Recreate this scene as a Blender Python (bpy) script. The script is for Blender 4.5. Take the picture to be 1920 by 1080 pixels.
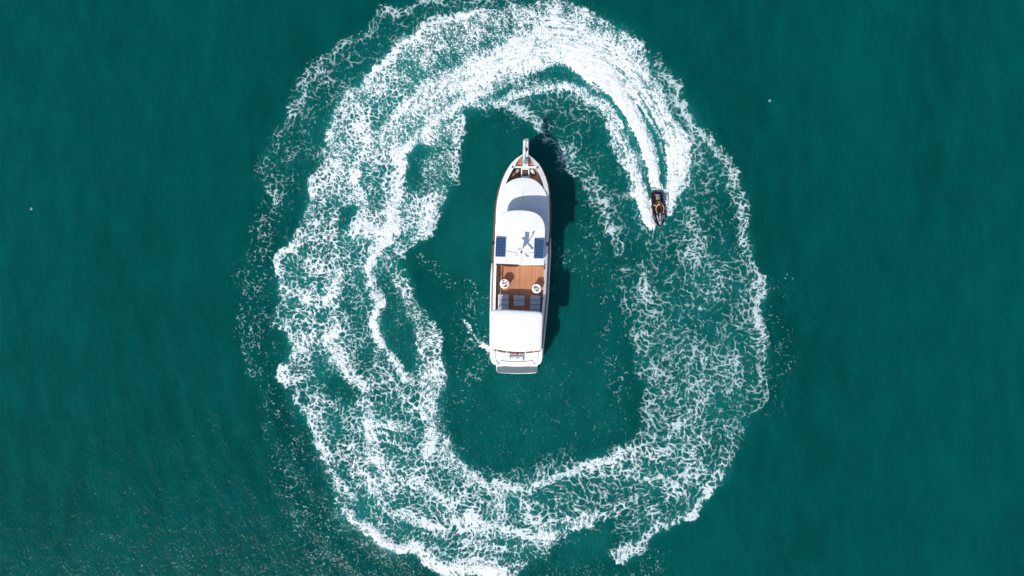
import bpy, bmesh, math, random, time
import numpy as np
from mathutils import Vector, Matrix
for o in list(bpy.data.objects): bpy.data.objects.remove(o)
scene = bpy.context.scene
col = scene.collection
random.seed(4)
R = math.radians
# ---------------------------------------------------------------- camera: a drone looking straight down from 64 m
H = 64.0; S = .05                                # at sea level one plan unit is 5 cm
cam = bpy.data.cameras.new('camera'); cam.lens = 24; cam.sensor_width = 36; cam.clip_start = .5; cam.clip_end = 20000
co = bpy.data.objects.new('camera', cam); col.objects.link(co); co.location = (0, 0, H); scene.camera = co
# ---------------------------------------------------------------- daylight
ELEV = 41.5; SUN = Vector((-.58, -.815, 0)).normalized()*math.cos(R(ELEV))+Vector((0, 0, math.sin(R(ELEV))))
world = bpy.data.worlds.new('World'); scene.world = world; world.use_nodes = True
wn = world.node_tree; bg = wn.nodes['Background']; sky = wn.nodes.new('ShaderNodeTexSky'); sky.sky_type = 'NISHITA'
sky.sun_disc = False; sky.sun_elevation = R(ELEV); sky.sun_rotation = math.atan2(SUN.x, SUN.y)
wn.links.new(sky.outputs[0], bg.inputs[0]); bg.inputs[1].default_value = .13
sl = bpy.data.lights.new('sun', 'SUN'); sl.energy = 4.5; sl.angle = R(.53); sl.color = (1, .965, .91)
so = bpy.data.objects.new('sun', sl); col.objects.link(so); so.rotation_euler = (-SUN).to_track_quat('-Z', 'Y').to_euler(); so.location = (-30, -40, 60)
vs = scene.view_settings; vs.view_transform = 'Standard'; vs.look = 'None'; vs.exposure = .08; vs.gamma = 1; vs.use_curve_mapping = False
scene.render.engine = 'CYCLES'; scene.cycles.use_denoising = True; scene.cycles.transparent_max_bounces = 16
scene.cycles.max_bounces = 8; scene.cycles.sample_clamp_indirect = 6
# ---------------------------------------------------------------- materials
def mat(name, color, rough=.5, metal=0, spec=.5, coat=0, noise=None, bump=None, sss=0, sssr=None):
    m = bpy.data.materials.new(name); m.use_nodes = True; nt = m.node_tree; b = nt.nodes['Principled BSDF']
    b.inputs['Base Color'].default_value = (*color, 1); b.inputs['Roughness'].default_value = rough
    b.inputs['Metallic'].default_value = metal; b.inputs['Specular IOR Level'].default_value = spec; b.inputs['Coat Weight'].default_value = coat
    geo = nt.nodes.new('ShaderNodeNewGeometry')
    if noise:                                     # (scale, amount): worn, uneven colour
        n = nt.nodes.new('ShaderNodeTexNoise'); n.inputs['Scale'].default_value = noise[0]; n.inputs['Detail'].default_value = 5
        nt.links.new(geo.outputs['Position'], n.inputs['Vector'])
        r = nt.nodes.new('ShaderNodeMapRange'); r.inputs[1].default_value = .3; r.inputs[2].default_value = .7
        r.inputs[3].default_value = 1-noise[1]; r.inputs[4].default_value = 1+noise[1]*.4
        nt.links.new(n.outputs['Fac'], r.inputs[0])
        v = nt.nodes.new('ShaderNodeVectorMath'); v.operation = 'SCALE'; v.inputs[0].default_value = color
        nt.links.new(r.outputs[0], v.inputs['Scale']); nt.links.new(v.outputs[0], b.inputs['Base Color'])
    if bump:
        n2 = nt.nodes.new('ShaderNodeTexNoise'); n2.inputs['Scale'].default_value = bump[0]; n2.inputs['Detail'].default_value = 3
        nt.links.new(geo.outputs['Position'], n2.inputs['Vector'])
        bp = nt.nodes.new('ShaderNodeBump'); bp.inputs['Strength'].default_value = bump[1]; bp.inputs['Distance'].default_value = bump[2]
        nt.links.new(n2.outputs['Fac'], bp.inputs['Height']); nt.links.new(bp.outputs[0], b.inputs['Normal'])
    return m
# ---------------------------------------------------------------- object helpers
def tag(o, label=None, cat=None, group=None, kind=None):
    for k, v in (('label', label), ('category', cat), ('group', group), ('kind', kind)):
        if v: o[k] = v
    return o
def empty(name, loc, rz=0):
    o = bpy.data.objects.new(name, None); col.objects.link(o); o.location = loc; o.rotation_euler = (0, 0, rz); o.empty_display_size = .3
    bpy.context.view_layer.update(); return o
def link(name, me, m, parent=None, smooth=None):
    o = bpy.data.objects.new(name, me); col.objects.link(o)
    if m: me.materials.append(m)
    if smooth is not None:
        for p in me.polygons: p.use_smooth = True
        if smooth < 180:
            try: me.set_sharp_from_angle(angle=R(smooth))
            except Exception: pass
    if parent is not None:
        o.parent = parent; o.matrix_parent_inverse = world_of(parent).inverted()
    return o
def world_of(p):
    m = p.matrix_local if p.parent is None else world_of(p.parent) @ p.matrix_parent_inverse @ p.matrix_basis
    if p.parent is None: m = Matrix.LocRotScale(p.location, p.rotation_euler, p.scale)
    return m
class MB:
    """collects shapes in world coordinates into one mesh"""
    def __init__(s): s.v = []; s.f = []
    def add(s, vs, fs):
        k = len(s.v); s.v += [tuple(v) for v in vs]; s.f += [tuple(i+k for i in f) for f in fs]; return s
    def box(s, c, d, rz=0, rx=0):
        M = Matrix.Translation(c) @ Matrix.Rotation(rz, 4, 'Z') @ Matrix.Rotation(rx, 4, 'X')
        vs = [M @ Vector((x*d[0]/2, y*d[1]/2, z*d[2]/2)) for x in (-1, 1) for y in (-1, 1) for z in (-1, 1)]
        return s.add(vs, [(0, 1, 3, 2), (4, 6, 7, 5), (0, 4, 5, 1), (2, 3, 7, 6), (0, 2, 6, 4), (1, 5, 7, 3)])
    def tube(s, pts, r, n=8, cap=True):
        pts = [Vector(p) for p in pts]; rs = r if isinstance(r, (list, tuple)) else [r]*len(pts); rings = []
        for i, p in enumerate(pts):
            d = (pts[min(i+1, len(pts)-1)]-pts[max(i-1, 0)]).normalized()
            u = d.cross(Vector((0, 0, 1)) if abs(d.z) < .95 else Vector((1, 0, 0))).normalized(); w = d.cross(u)
            rings.append([p+(u*math.cos(2*math.pi*k/n)+w*math.sin(2*math.pi*k/n))*rs[i] for k in range(n)])
        vs = [v for q in rings for v in q]
        fs = [(i*n+k, i*n+(k+1) % n, (i+1)*n+(k+1) % n, (i+1)*n+k) for i in range(len(pts)-1) for k in range(n)]
        if cap: fs += [tuple(range(n))[::-1], tuple((len(pts)-1)*n+k for k in range(n))]
        return s.add(vs, fs)
    def prism(s, out, z0, z1, top=None):
        """a closed outline [(x, y)] between heights; z may be a list"""
        n = len(out); t = top or out
        a = z0 if isinstance(z0, (list, tuple)) else [z0]*n; b = z1 if isinstance(z1, (list, tuple)) else [z1]*n
        vs = [(x, y, a[i]) for i, (x, y) in enumerate(out)]+[(x, y, b[i]) for i, (x, y) in enumerate(t)]
        fs = [(i, (i+1) % n, n+(i+1) % n, n+i) for i in range(n)]+[tuple(range(n))[::-1], tuple(range(n, 2*n))]
        return s.add(vs, fs)
    def rings(s, rs, closed=True, cap=False):
        n = len(rs[0]); vs = [v for q in rs for v in q]; m = n if closed else n-1
        fs = [(i*n+k, i*n+(k+1) % n, (i+1)*n+(k+1) % n, (i+1)*n+k) for i in range(len(rs)-1) for k in range(m)]
        if cap: fs += [tuple(range(n))[::-1], tuple((len(rs)-1)*n+k for k in range(n))]
        return s.add(vs, fs)
    def lathe(s, c, prof, n=28):
        rs = [[(c[0]+r*math.cos(2*math.pi*k/n), c[1]+r*math.sin(2*math.pi*k/n), c[2]+z) for k in range(n)] for r, z in prof]
        return s.rings(rs, cap=True)
    def build(s, name, m, parent=None, smooth=None, bevel=0, seg=2):
        me = bpy.data.meshes.new(name); me.from_pydata(s.v, [], s.f)
        bm = bmesh.new(); bm.from_mesh(me); bmesh.ops.recalc_face_normals(bm, faces=bm.faces)
        if bevel: bmesh.ops.bevel(bm, geom=[e for e in bm.edges if len(e.link_faces) == 2 and e.calc_face_angle(0) > R(28)], offset=bevel, segments=seg, affect='EDGES', clamp_overlap=True)
        bm.to_mesh(me); bm.free(); me.update()
        return link(name, me, m, parent, smooth)
def W(px, py, z=0.):                              # a plan point measured on the photograph, at height z above the sea
    k = S*(H-z)/H; return Vector(((px-960)*k, (540-py)*k, z))
def smooth_line(pts, n=6):                        # Catmull-Rom through the points
    P = [np.array(p, float) for p in pts]; out = []
    for i in range(len(P)-1):
        a, b, c, d = P[max(i-1, 0)], P[i], P[i+1], P[min(i+2, len(P)-1)]
        for k in range(n):
            t = k/n; out.append(tuple(.5*((2*b)+(-a+c)*t+(2*a-5*b+4*c-d)*t*t+(-a+3*b-3*c+d)*t**3)))
    out.append(tuple(P[-1])); return out

# ---------------------------------------------------------------- noise tools
def h2(ix, iy, seed):
    n = (ix.astype(np.int64)*374761393 + iy.astype(np.int64)*668265263 + seed*1442695041) & 0xffffffff
    n = ((n ^ (n >> 13))*1274126177) & 0xffffffff
    n = ((n ^ (n >> 15))*2246822519) & 0xffffffff
    return ((n ^ (n >> 16)) & 0xffffff).astype(np.float32)/np.float32(0xffffff)
def vnoise(x, y, seed):
    xi = np.floor(x); yi = np.floor(y); fx = (x-xi).astype(np.float32); fy = (y-yi).astype(np.float32)
    fx = fx*fx*fx*(fx*(fx*6-15)+10); fy = fy*fy*fy*(fy*(fy*6-15)+10)
    xi = xi.astype(np.int32); yi = yi.astype(np.int32)
    a = h2(xi, yi, seed); b = h2(xi+1, yi, seed); c = h2(xi, yi+1, seed); d = h2(xi+1, yi+1, seed)
    return (a+(b-a)*fx)*(1-fy)+(c+(d-c)*fx)*fy
def fbm(x, y, seed, octv=4, gain=.5):
    s = 0; a = 1; t = 0
    for k in range(octv):
        s = s + a*vnoise(x*2**k+17.3*k, y*2**k-9.1*k, seed+k*31); t += a; a *= gain
    return s/t
def worley(x, y, seed, jit=.95):
    xi = np.floor(x).astype(np.int32); yi = np.floor(y).astype(np.int32)
    f1 = np.full(x.shape, 9., np.float32); f2 = f1.copy()
    for dx in (-1, 0, 1):
        for dy in (-1, 0, 1):
            cx = xi+dx; cy = yi+dy
            px = cx+.5+jit*(h2(cx, cy, seed)-.5)-x; py = cy+.5+jit*(h2(cx, cy, seed+7)-.5)-y
            d = np.sqrt(px*px+py*py).astype(np.float32)
            f2 = np.minimum(f2, np.maximum(f1, d)); f1 = np.minimum(f1, d)
    return f1, f2
def rank(n):
    q = np.quantile(n.ravel()[::37], np.linspace(0, 1, 257)); q = q+np.arange(257)*1e-7
    return np.interp(n, q, np.linspace(0, 1, 257)).astype(np.float32)
def sst(a, b, x):
    t = np.clip((x-a)/(b-a), 0, 1); return t*t*(3-2*t)
# ---------------------------------------------------------------- the wake, laid out on a plan in 5 cm units
class Plan:
    def __init__(s, x0, x1, y0, y1, g):
        s.x0, s.y0, s.g = x0, y0, g
        s.X, s.Y = np.meshgrid(np.arange(x0, x1+g, g, dtype=np.float32), np.arange(y0, y1+g, g, dtype=np.float32))
        z = np.zeros_like(s.X); s.cov = z.copy(); s.size = z+.6; s.T = z+.8; s.aer = z.copy(); s.dot = z.copy()
    def near(s, pts):
        best = np.full(s.X.shape, 1e9, np.float32); vals = None
        P = np.array(pts, np.float32)
        for a, b in zip(P[:-1], P[1:]):
            dx, dy = b[0]-a[0], b[1]-a[1]
            t = np.clip(((s.X-a[0])*dx+(s.Y-a[1])*dy)/(dx*dx+dy*dy+1e-6), 0, 1)
            d = np.hypot(s.X-a[0]-t*dx, s.Y-a[1]-t*dy); m = d < best
            v = a[2:, None, None]+(b-a)[2:, None, None]*t if len(a) > 2 else None
            best = np.where(m, d, best)
            if v is not None: vals = v if vals is None else np.where(m, v, vals)
        return best, vals
    def inside(s, pts):
        r = np.zeros(s.X.shape, bool); n = len(pts)
        for i in range(n):
            (xa, ya), (xb, yb) = pts[i], pts[(i+1) % n]
            if ya == yb: continue
            c = (ya > s.Y) != (yb > s.Y)
            r ^= c & (s.X < (xb-xa)*(s.Y-ya)/(yb-ya)+xa)
        return r
    def poly(s, pts, cov, size=None, T=None, soft=8, mode='set'):
        d, _ = s.near(list(pts)+[pts[0]]); sd = np.where(s.inside(pts), d, -d)
        m = sst(-soft*.5, soft*.5, sd)
        if mode == 'set': s.cov = s.cov*(1-m)+cov*m
        elif mode == 'max': s.cov = np.maximum(s.cov, cov*m)
        elif mode == 'min': s.cov = np.minimum(s.cov, s.cov*(1-m)+cov*m)
        elif mode == 'aer': s.aer = np.maximum(s.aer, cov*m)
        elif mode == 'dot': s.dot = np.maximum(s.dot, cov*m)
        if size is not None: s.size = s.size*(1-m)+size*m
        if T is not None: s.T = s.T*(1-m)+T*m
    def stroke(s, pts, size=None, T=None, mode='max', fall=.8):
        d, v = s.near(pts); hw, c = v[0], v[1]
        m = 1-sst(hw*(1-fall*.6), hw*(1+fall*.8), d)
        if mode == 'max': s.cov = np.maximum(s.cov, c*m+s.cov*(1-m)*.999)
        elif mode == 'min': s.cov = np.minimum(s.cov, s.cov*(1-m)+c*m)
        elif mode == 'aer': s.aer = np.maximum(s.aer, c*m)
        elif mode == 'dot': s.dot = np.maximum(s.dot, c*m)
        if size is not None: s.size = s.size*(1-m)+size*m
        if T is not None: s.T = s.T*(1-m)+T*m
    def at(s, f, x, y):
        u = np.clip((x-s.x0)/s.g, 0, f.shape[1]-1.001); v = np.clip((y-s.y0)/s.g, 0, f.shape[0]-1.001)
        i = u.astype(np.int32); j = v.astype(np.int32); u = (u-i).astype(np.float32); v = (v-j).astype(np.float32)
        return (f[j, i]*(1-u)+f[j, i+1]*u)*(1-v)+(f[j+1, i]*(1-u)+f[j+1, i+1]*u)*v
OUTER = [(900,17),(847,30),(795,50),(766,70),(736,89),(714,115),(695,137),(670,159),(662,178),(625,207),(618,241),(621,281),(603,318),(584,337),(581,378),(570,432),(544,454),(521,495),(527,528),(518,543),(529,561),(514,591),(510,610),(536,621),(544,658),(529,684),(518,710),(547,732),(545,754),(570,769),(588,791),(599,836),(618,880),(625,917),(621,943),(647,961),(681,984),(707,1013),(733,1036),(766,1037),(796,1047),(833,1073),(860,1090)]
INNER_LOW = [(960,1090),(964,1080),(1000,1050),(1027,1044),(1045,1018),(1067,1002),(1097,984),(1134,974),(1164,980),(1149,998),(1156,1013),(1134,1036),(1153,1050),(1182,1050),(1201,1039),(1223,1013),(1245,995),(1271,976),(1308,958),(1323,932),(1345,910),(1367,880)]
def lay_wake():
    P = Plan(380, 1520, -80, 1160, 4)
    # old fringe outside the fresh ring, upper left, fading to flecks below
    P.stroke([(1010,-30,30,.16),(940,-5,30,.18),(880,8,30,.17),(800,25,28,.2),(735,60,30,.19),(690,100,36,.19),(640,125,34,.22),(600,160,34,.26),(580,215,36,.24),(560,260,40,.21),(545,300,42,.22),(530,340,42,.22),(520,380,36,.16),(510,430,26,.08)], size=.72, T=.7)
    P.stroke([(930,0,8,.45),(850,8,8,.42),(790,12,7,.5),(722,18,9,.45),(705,45,8,.5),(680,68,9,.42),(640,88,8,.5),(600,118,9,.5),(575,150,10,.55),(568,185,10,.5),(545,205,8,.42),(540,240,9,.4),(522,265,8,.4),(497,300,8,.36),(490,330,8,.36),(505,345,8,.4),(520,375,8,.35)], T=.66, size=.6)
    P.stroke([(607,130,6,.5),(608,150,7,.5),(640,160,5,.4),(665,165,5,.4)], T=.65)
    P.stroke([(520,375,12,.2),(495,420,16,.16),(482,460,18,.16),(474,520,20,.15),(466,580,20,.14),(462,630,22,.16),(490,680,20,.13),(505,740,20,.16),(515,800,20,.11),(540,880,30,.11),(570,950,34,.14),(600,1020,34,.14),(640,1070,30,.1)], mode='dot')
    P.poly([(500,400),(540,440),(510,520),(500,600),(530,680),(500,700),(470,600),(475,480)], .1, mode='dot', soft=30)
    P.poly([(540,760),(600,860),(610,940),(680,1000),(820,1070),(760,1090),(620,1060),(560,960),(520,840)], .13, mode='dot', soft=40)
    # the fresh ring
    RING = OUTER+[(960,1090),(964,1080),(1000,1050),(1027,1044),(1045,1018),(1067,1002),(1097,984),(1134,974),(1170,965),(1200,900),(1180,835),(1127,854),(1097,873),(1064,884),(1027,895),(990,902),(953,910),(916,906),(882,880),(860,862),(847,842),(825,817),(821,761),(840,713),(825,647),(814,602),(788,573),(773,528),(755,495),(760,466),(781,458),(810,413),(825,380),(836,352),(852,315),(862,259),(866,220),(880,207),(904,202),(934,196),(971,185),(1015,172),(1056,168),(1090,178),(1115,196),(1138,218),(1141,252),(1156,281),(1175,315),(1190,352),(1198,395),(1206,420),(1222,432),(1232,422),(1240,428),(1255,412),(1264,389),(1278,363),(1301,348),(1306,333),(1293,304),(1286,274),(1288,252),(1278,233),(1253,207),(1245,178),(1230,148),(1219,115),(1204,89),(1186,70),(1167,52),(1134,37),(1101,24),(1075,6),(1045,1),(1008,4),(997,11),(964,11),(941,13)]
    P.poly(RING, .48, size=.48, T=.95, soft=7)
    # bottom left: wider cells
    P.poly([(560,640),(700,640),(830,700),(830,820),(900,890),(1160,850),(1200,940),(1050,1010),(950,1080),(800,1050),(640,960),(590,800),(540,730)], .42, size=.66, T=.9, soft=60)
    P.poly([(900,905),(1060,880),(1190,830),(1230,900),(1150,960),(1040,990),(900,980)], .36, size=.85, T=.85, soft=30)
    # upper part: fresh and fine grained
    P.poly([(620,330),(625,215),(690,150),(770,72),(850,34),(1000,8),(1075,10),(1180,70),(1240,170),(1280,240),(1290,330),(1260,380),(1200,390),(1150,250),(1110,190),(1040,170),(940,190),(860,215),(845,300),(760,330)], .66, size=.2, T=1, soft=50)
    P.poly([(600,330),(625,215),(700,150),(800,100),(860,150),(780,240),(740,330),(700,420),(600,420)], .58, size=.34, T=1, soft=60)
    # right half of the crest: nearly solid
    P.poly([(1000,30),(1060,14),(1130,50),(1190,100),(1225,150),(1245,205),(1275,240),(1282,300),(1288,340),(1262,372),(1246,340),(1225,250),(1170,190),(1110,110),(1040,80)], .84, size=.09, T=1, soft=26)
    P.poly([(1040,2),(1080,12),(1140,46),(1190,80),(1215,120),(1200,120),(1150,80),(1090,50),(1040,25)], .66, size=.15, soft=14)
    # dark mottling in the outer half of the crest
    P.poly([(745,110),(800,66),(870,42),(960,38),(985,65),(930,90),(860,105),(800,135),(760,150)], .53, size=.22, soft=36)
    P.stroke([(930,85,12,.42),(870,100,10,.46),(815,130,9,.44),(775,165,8,.46)], mode='min')
    P.stroke([(895,19,5,.85),(847,33,5,.82),(795,54,5,.82),(750,86,5,.78),(700,137,5,.76),(668,166,5,.74),(628,212,5,.7),(622,260,5,.66)], size=.3)
    # the solid core of the wake, from the jet ski over the top to the left
    P.stroke([(1235,350,4,1.25),(1228,325,6,1.25),(1218,296,8,1.22),(1204,259,12,1.18),(1178,215,17,1.12),(1146,170,24,1.08),(1115,128,28,1.05),(1082,104,28,1.02),(1045,92,25,1.0),(1008,94,26,.98),(953,110,27,.96),(897,135,24,.97),(850,158,20,.92),(800,180,17,.86),(765,205,15,.82),(735,240,14,.76),(715,270,12,.7)], size=.1, T=1, fall=1)
    P.stroke([(1090,112,22,1.4),(1130,150,20,1.4),(1165,200,13,1.4),(1195,245,8,1.4),(1215,300,5,1.4),(1230,345,3,1.4)], fall=.8)
    P.stroke([(1000,128,16,.78),(950,150,16,.72),(900,172,12,.72),(860,195,10,.8)], size=.2, fall=1)
    P.stroke([(905,178,6,.95),(860,198,6,.92),(829,218,6,.9),(800,242,6,.85),(773,267,7,.85),(752,290,8,.85)], size=.2)
    # groove and hole behind the crest
    P.poly([(955,165),(985,143),(1030,124),(1066,123),(1088,142),(1112,164),(1140,200),(1120,195),(1095,168),(1060,162),(1010,165),(975,178)], .42, size=.12, soft=8)
    P.poly([(985,148),(1030,126),(1062,125),(1085,143),(1104,163),(1075,155),(1040,146),(1010,150)], .12, size=.12, soft=7)
    P.stroke([(960,163,6,.25),(925,175,6,.3),(900,188,5,.4)], mode='min')
    P.stroke([(930,194,4,.8),(971,182,4,.82),(1015,168,4,.84),(1056,161,5,.84),(1090,170,5,.8),(1118,190,5,.8),(1140,218,5,.8)], size=.15)
    P.stroke([(1112,158,5,.35),(1149,196,5,.3),(1170,226,5,.25),(1186,259,6,.22),(1200,304,8,.22),(1210,330,8,.12),(1216,352,6,.06),(1220,372,3,.05)], mode='min', size=.06)
    
    P.stroke([(1200,205,5,.6),(1215,225,7,.5),(1230,255,8,.42),(1240,289,7,.25),(1244,325,6,.12),(1246,352,4,.15)], mode='min', size=.06)
    P.stroke([(1184,236,1.6,.8),(1202,275,1.6,.9),(1215,318,1.6,1),(1221,350,1.4,1)], size=.03)
    P.stroke([(1245,215,4,.55),(1252,235,4,.6)], mode='min')
    # inner flank, left of the jet ski
    P.stroke([(1150,235,9,.7),(1160,265,12,.66),(1175,295,13,.72),(1188,330,11,.85),(1199,362,11,1.05),(1206,392,10,1.2),(1216,418,8,1.15)], size=.07, T=1)
    P.stroke([(1145,235,4,.85),(1157,278,4,.9),(1175,312,4,.95)], size=.1)
    # outer flank, right of the jet ski
    P.stroke([(1262,250,10,.95),(1270,290,12,1.0),(1270,325,14,.95),(1262,350,11,1.0),(1254,375,8,.95),(1250,398,4,.95)], size=.08, T=1)
    P.stroke([(1266,300,4,.7),(1270,325,4,.62)], mode='min')
    P.stroke([(1280,345,12,.5),(1300,335,8,.4)], size=.05, T=.8)
    # left flank: two spines, cells between them
    P.poly([(660,300),(745,290),(745,380),(720,420),(690,430),(672,380)], .52, size=.5, soft=24)
    P.stroke([(690,240,12,.72),(680,290,11,.74),(674,333,11,.84),(674,370,10,.86),(681,405,10,.86),(665,428,10,.88),(647,438,9,.84),(633,456,8,.74),(626,487,9,.78),(632,517,14,.84),(622,545,10,.74),(622,565,9,.74),(629,597,9,.78),(625,640,9,.8),(632,665,11,.82),(642,690,11,.82),(660,714,11,.84),(676,742,12,.82),(692,785,13,.84),(697,830,12,.74),(707,858,12,.68),(730,902,12,.66)], size=.4)
    P.stroke([(647,432,9,.88),(677,430,10,.92),(707,436,9,.9),(730,422,9,.9)], size=.35)
    P.stroke([(752,290,9,.86),(748,333,9,.84),(741,370,9,.84),(736,395,9,.88),(727,430,11,.95),(714,469,11,.95),(694,490,9,.95),(688,508,6,.9),(696,528,5,.92),(684,545,6,.85),(705,561,8,.92),(706,590,6.5,.95),(707,617,7,.97),(720,647,7,.95),(737,678,7,.95),(755,699,7,.92),(768,712,7,.8)], size=.3)
    P.stroke([(640,545,4,.7),(605,532,4,.6),(575,520,5,.6)], size=.4)
    P.poly([(638,455),(690,445),(706,455),(682,490),(640,505)], .42, size=.55, soft=16)
    P.poly([(645,520),(685,510),(690,540),(700,570),(698,620),(712,650),(740,690),(700,720),(660,690),(640,640),(640,570)], .36, size=.62, soft=16)
    P.poly([(640,388),(660,385),(668,400),(655,425),(640,430),(630,420)], .1, soft=10, mode='min')
    # left lobes of the outer lace
    P.poly([(545,458),(600,400),(650,440),(625,500),(610,620),(560,640),(520,600),(525,500)], .45, size=.52, T=.95, soft=20)
    P.stroke([(584,345,8,.74),(585,378,8,.66),(572,432,10,.7),(552,455,8,.86),(530,480,6,.86),(524,500,6,.8),(528,530,5,.66),(545,545,7,.7),(580,556,6,.66),(612,566,7,.66)], size=.35)
    P.stroke([(514,600,4,.7),(540,618,6,.7),(556,650,9,.78),(545,680,8,.8),(524,706,6,.85),(550,716,6,.75),(585,700,6,.62)], size=.35)
    # dark eyes
    P.poly([(764,292),(776,277),(800,272),(818,282),(812,325),(795,350),(772,356),(762,330)], .13, size=.15, soft=12)
    P.poly([(790,300),(815,270),(830,260),(850,250),(845,310),(825,360),(790,368)], .4, size=.2, soft=16, mode='set')
    P.stroke([(862,215,6,.8),(860,262,7,.74),(852,315,8,.7),(834,360,10,.7),(818,395,12,.72),(795,430,12,.72),(778,450,8,.74)], size=.3)
    P.poly([(745,390),(770,380),(800,390),(790,420),(760,440),(742,430)], .62, size=.35, soft=14)
    P.poly([(708,520),(735,505),(756,530),(764,560),(790,610),(780,650),(775,700),(765,698),(745,672),(722,628),(716,590),(722,560)], .12, size=.3, soft=10)
    P.poly([(716,520),(740,506),(762,548),(768,590),(745,600),(722,560)], .26, size=.15, soft=12)
    P.stroke([(740,500,8,.5),(750,525,10,.56),(764,548,11,.56),(774,582,10,.56),(790,605,11,.5),(800,640,11,.62),(802,668,12,.66),(815,700,14,.66),(815,735,13,.64),(805,760,13,.62)], size=.4, T=.92)
    P.stroke([(795,605,7,.5),(816,602,5,.42)], size=.5)
    P.poly([(600,712),(640,704),(668,726),(680,748),(650,752),(615,742)], .16, size=.5, soft=14)
    P.poly([(612,758),(660,756),(684,780),(680,820),(650,830),(620,800)], .32, size=.5, soft=18)
    P.stroke([(548,752,6,.7),(572,768,7,.78),(590,795,8,.74),(604,835,10,.7),(618,872,9,.62),(640,905,9,.6),(650,935,10,.62)], size=.4)
    P.stroke([(640,958,7,.75),(677,978,9,.85),(708,1004,9,.9),(736,1028,10,.95),(766,1026,9,.92),(810,1043,10,.9),(840,1068,12,.96),(880,1060,14,.92),(920,1072,13,.96),(960,1084,8,.9)], size=.3, T=1)
    P.stroke([(736,795,11,.86),(760,795,6,.7)], size=.3); P.stroke([(800,770,9,.78),(806,800,9,.88),(810,830,9,.95),(800,858,8,.85)], size=.25)
    P.stroke([(796,715,12,.72),(810,745,10,.72),(816,775,9,.74)], size=.35)
    P.stroke([(740,862,9,.8),(760,885,9,.72),(790,905,8,.68),(820,930,9,.72),(850,950,9,.7)], size=.4)
    P.stroke([(700,920,9,.7),(740,960,9,.74),(790,985,10,.78),(830,1000,10,.72)], size=.4)
    P.poly([(825,817),(847,842),(877,872),(900,890),(880,905),(840,880),(820,850)], .55, size=.2, soft=8)
    P.stroke([(838,846,7,.62),(862,872,7,.8),(885,890,8,.85),(916,913,6,.85),(953,916,6,.86),(990,908,5,.88),(1027,900,5,.88),(1064,889,5,.86),(1097,878,6,.84),(1127,861,7,.74),(1160,850,9,.62)], size=.25)
    P.stroke([(929,920,11,.8),(935,945,10,.7),(940,970,10,.66)], size=.4); P.stroke([(975,915,6,.66),(985,950,8,.6),(1000,975,8,.56)], size=.5)
    P.stroke([(1119,963,7,.66),(1082,982,9,.7),(1045,992,12,.7),(1001,1002,14,.72),(953,994,14,.7),(900,985,12,.66),(850,975,12,.62)], size=.5)
    P.stroke([(870,1010,10,.6),(920,1020,8,.55),(960,1035,8,.55),(1000,1020,8,.5)], size=.5)
    # the old lace on the right
    RIGHT = [(1219,100),(1258,140),(1280,150),(1276,185),(1298,215),(1335,262),(1370,305),(1392,350),(1400,390),(1410,440),(1420,500),(1440,535),(1432,575),(1432,613),(1436,650),(1446,698),(1430,760),(1390,828),(1367,880),(1345,910),(1323,932),(1308,958),(1271,976),(1245,995),(1223,1013),(1201,1039),(1182,1050),(1153,1050),(1134,1036),(1156,1013),(1149,998),(1164,980),(1185,940),(1190,870),(1185,835),(1201,799),(1207,761),(1212,728),(1190,705),(1184,676),(1186,640),(1168,602),(1160,565),(1156,513),(1147,476),(1142,443),(1122,417),(1105,380),(1092,340),(1072,308),(1040,276),(1010,258),(985,228),(940,196),(1000,180),(1060,172),(1110,195),(1140,225),(1150,270),(1180,330),(1200,420),(1225,436),(1260,410),(1290,355),(1300,330),(1290,260),(1250,190),(1230,140)]
    k = P.cov.copy(); sz = P.size.copy(); tt = P.T.copy()
    P.poly(RIGHT, .345, size=.9, T=.64, soft=16)
    f = sst(.15, .45, k); P.cov = np.maximum(P.cov, k); P.size = P.size*(1-f)+sz*f; P.T = P.T*(1-f)+tt*f
    P.poly([(1300,360),(1380,360),(1390,470),(1330,470),(1290,400)], .16, soft=40, mode='min')
    P.poly([(1160,450),(1270,440),(1280,500),(1200,560),(1160,520)], .2, soft=40, mode='min')
    P.poly([(1060,180),(1130,230),(1180,340),(1190,420),(1120,380),(1080,280),(1020,220)], .17, soft=30, mode='min')
    P.stroke([(1228,105,5,.5),(1240,125,7,.5),(1258,146,7,.52),(1272,165,6,.6),(1268,190,8,.6),(1285,202,9,.55),(1298,225,8,.6),(1308,245,8,.6),(1332,270,9,.5),(1355,300,10,.52),(1375,340,10,.46),(1388,385,9,.52),(1395,430,8,.56),(1407,462,8,.58),(1404,491,8,.48),(1418,517,8,.6),(1429,541,8,.64),(1422,573,7,.64),(1421,602,7,.56),(1425,652,9,.5),(1432,690,10,.34)], T=.7, size=.6)
    P.stroke([(958,203,8,.62),(978,214,9,.72),(1000,232,8,.78),(1014,248,9,.62),(1032,265,11,.62),(1052,285,12,.5),(1072,312,13,.5),(1075,328,9,.4)], T=.72, size=.5)
    P.stroke([(1068,278,5,.66),(1085,298,6,.6),(1102,312,9,.56),(1115,340,12,.46),(1122,375,12,.46),(1132,410,10,.46),(1148,432,9,.56),(1160,452,7,.5),(1160,480,8,.42),(1172,510,8,.36)], T=.7, size=.6)
    P.stroke([(1277,380,13,.38),(1296,417,14,.42),(1307,461,13,.46),(1296,490,12,.5),(1316,512,14,.44),(1345,530,13,.46),(1330,573,12,.46),(1305,590,10,.38)], T=.66, size=.7)
    P.stroke([(1200,500,10,.42),(1206,535,12,.5),(1214,570,12,.48),(1218,610,12,.38),(1222,660,12,.4),(1228,700,12,.5),(1218,728,8,.4)], T=.68, size=.65)
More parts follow.
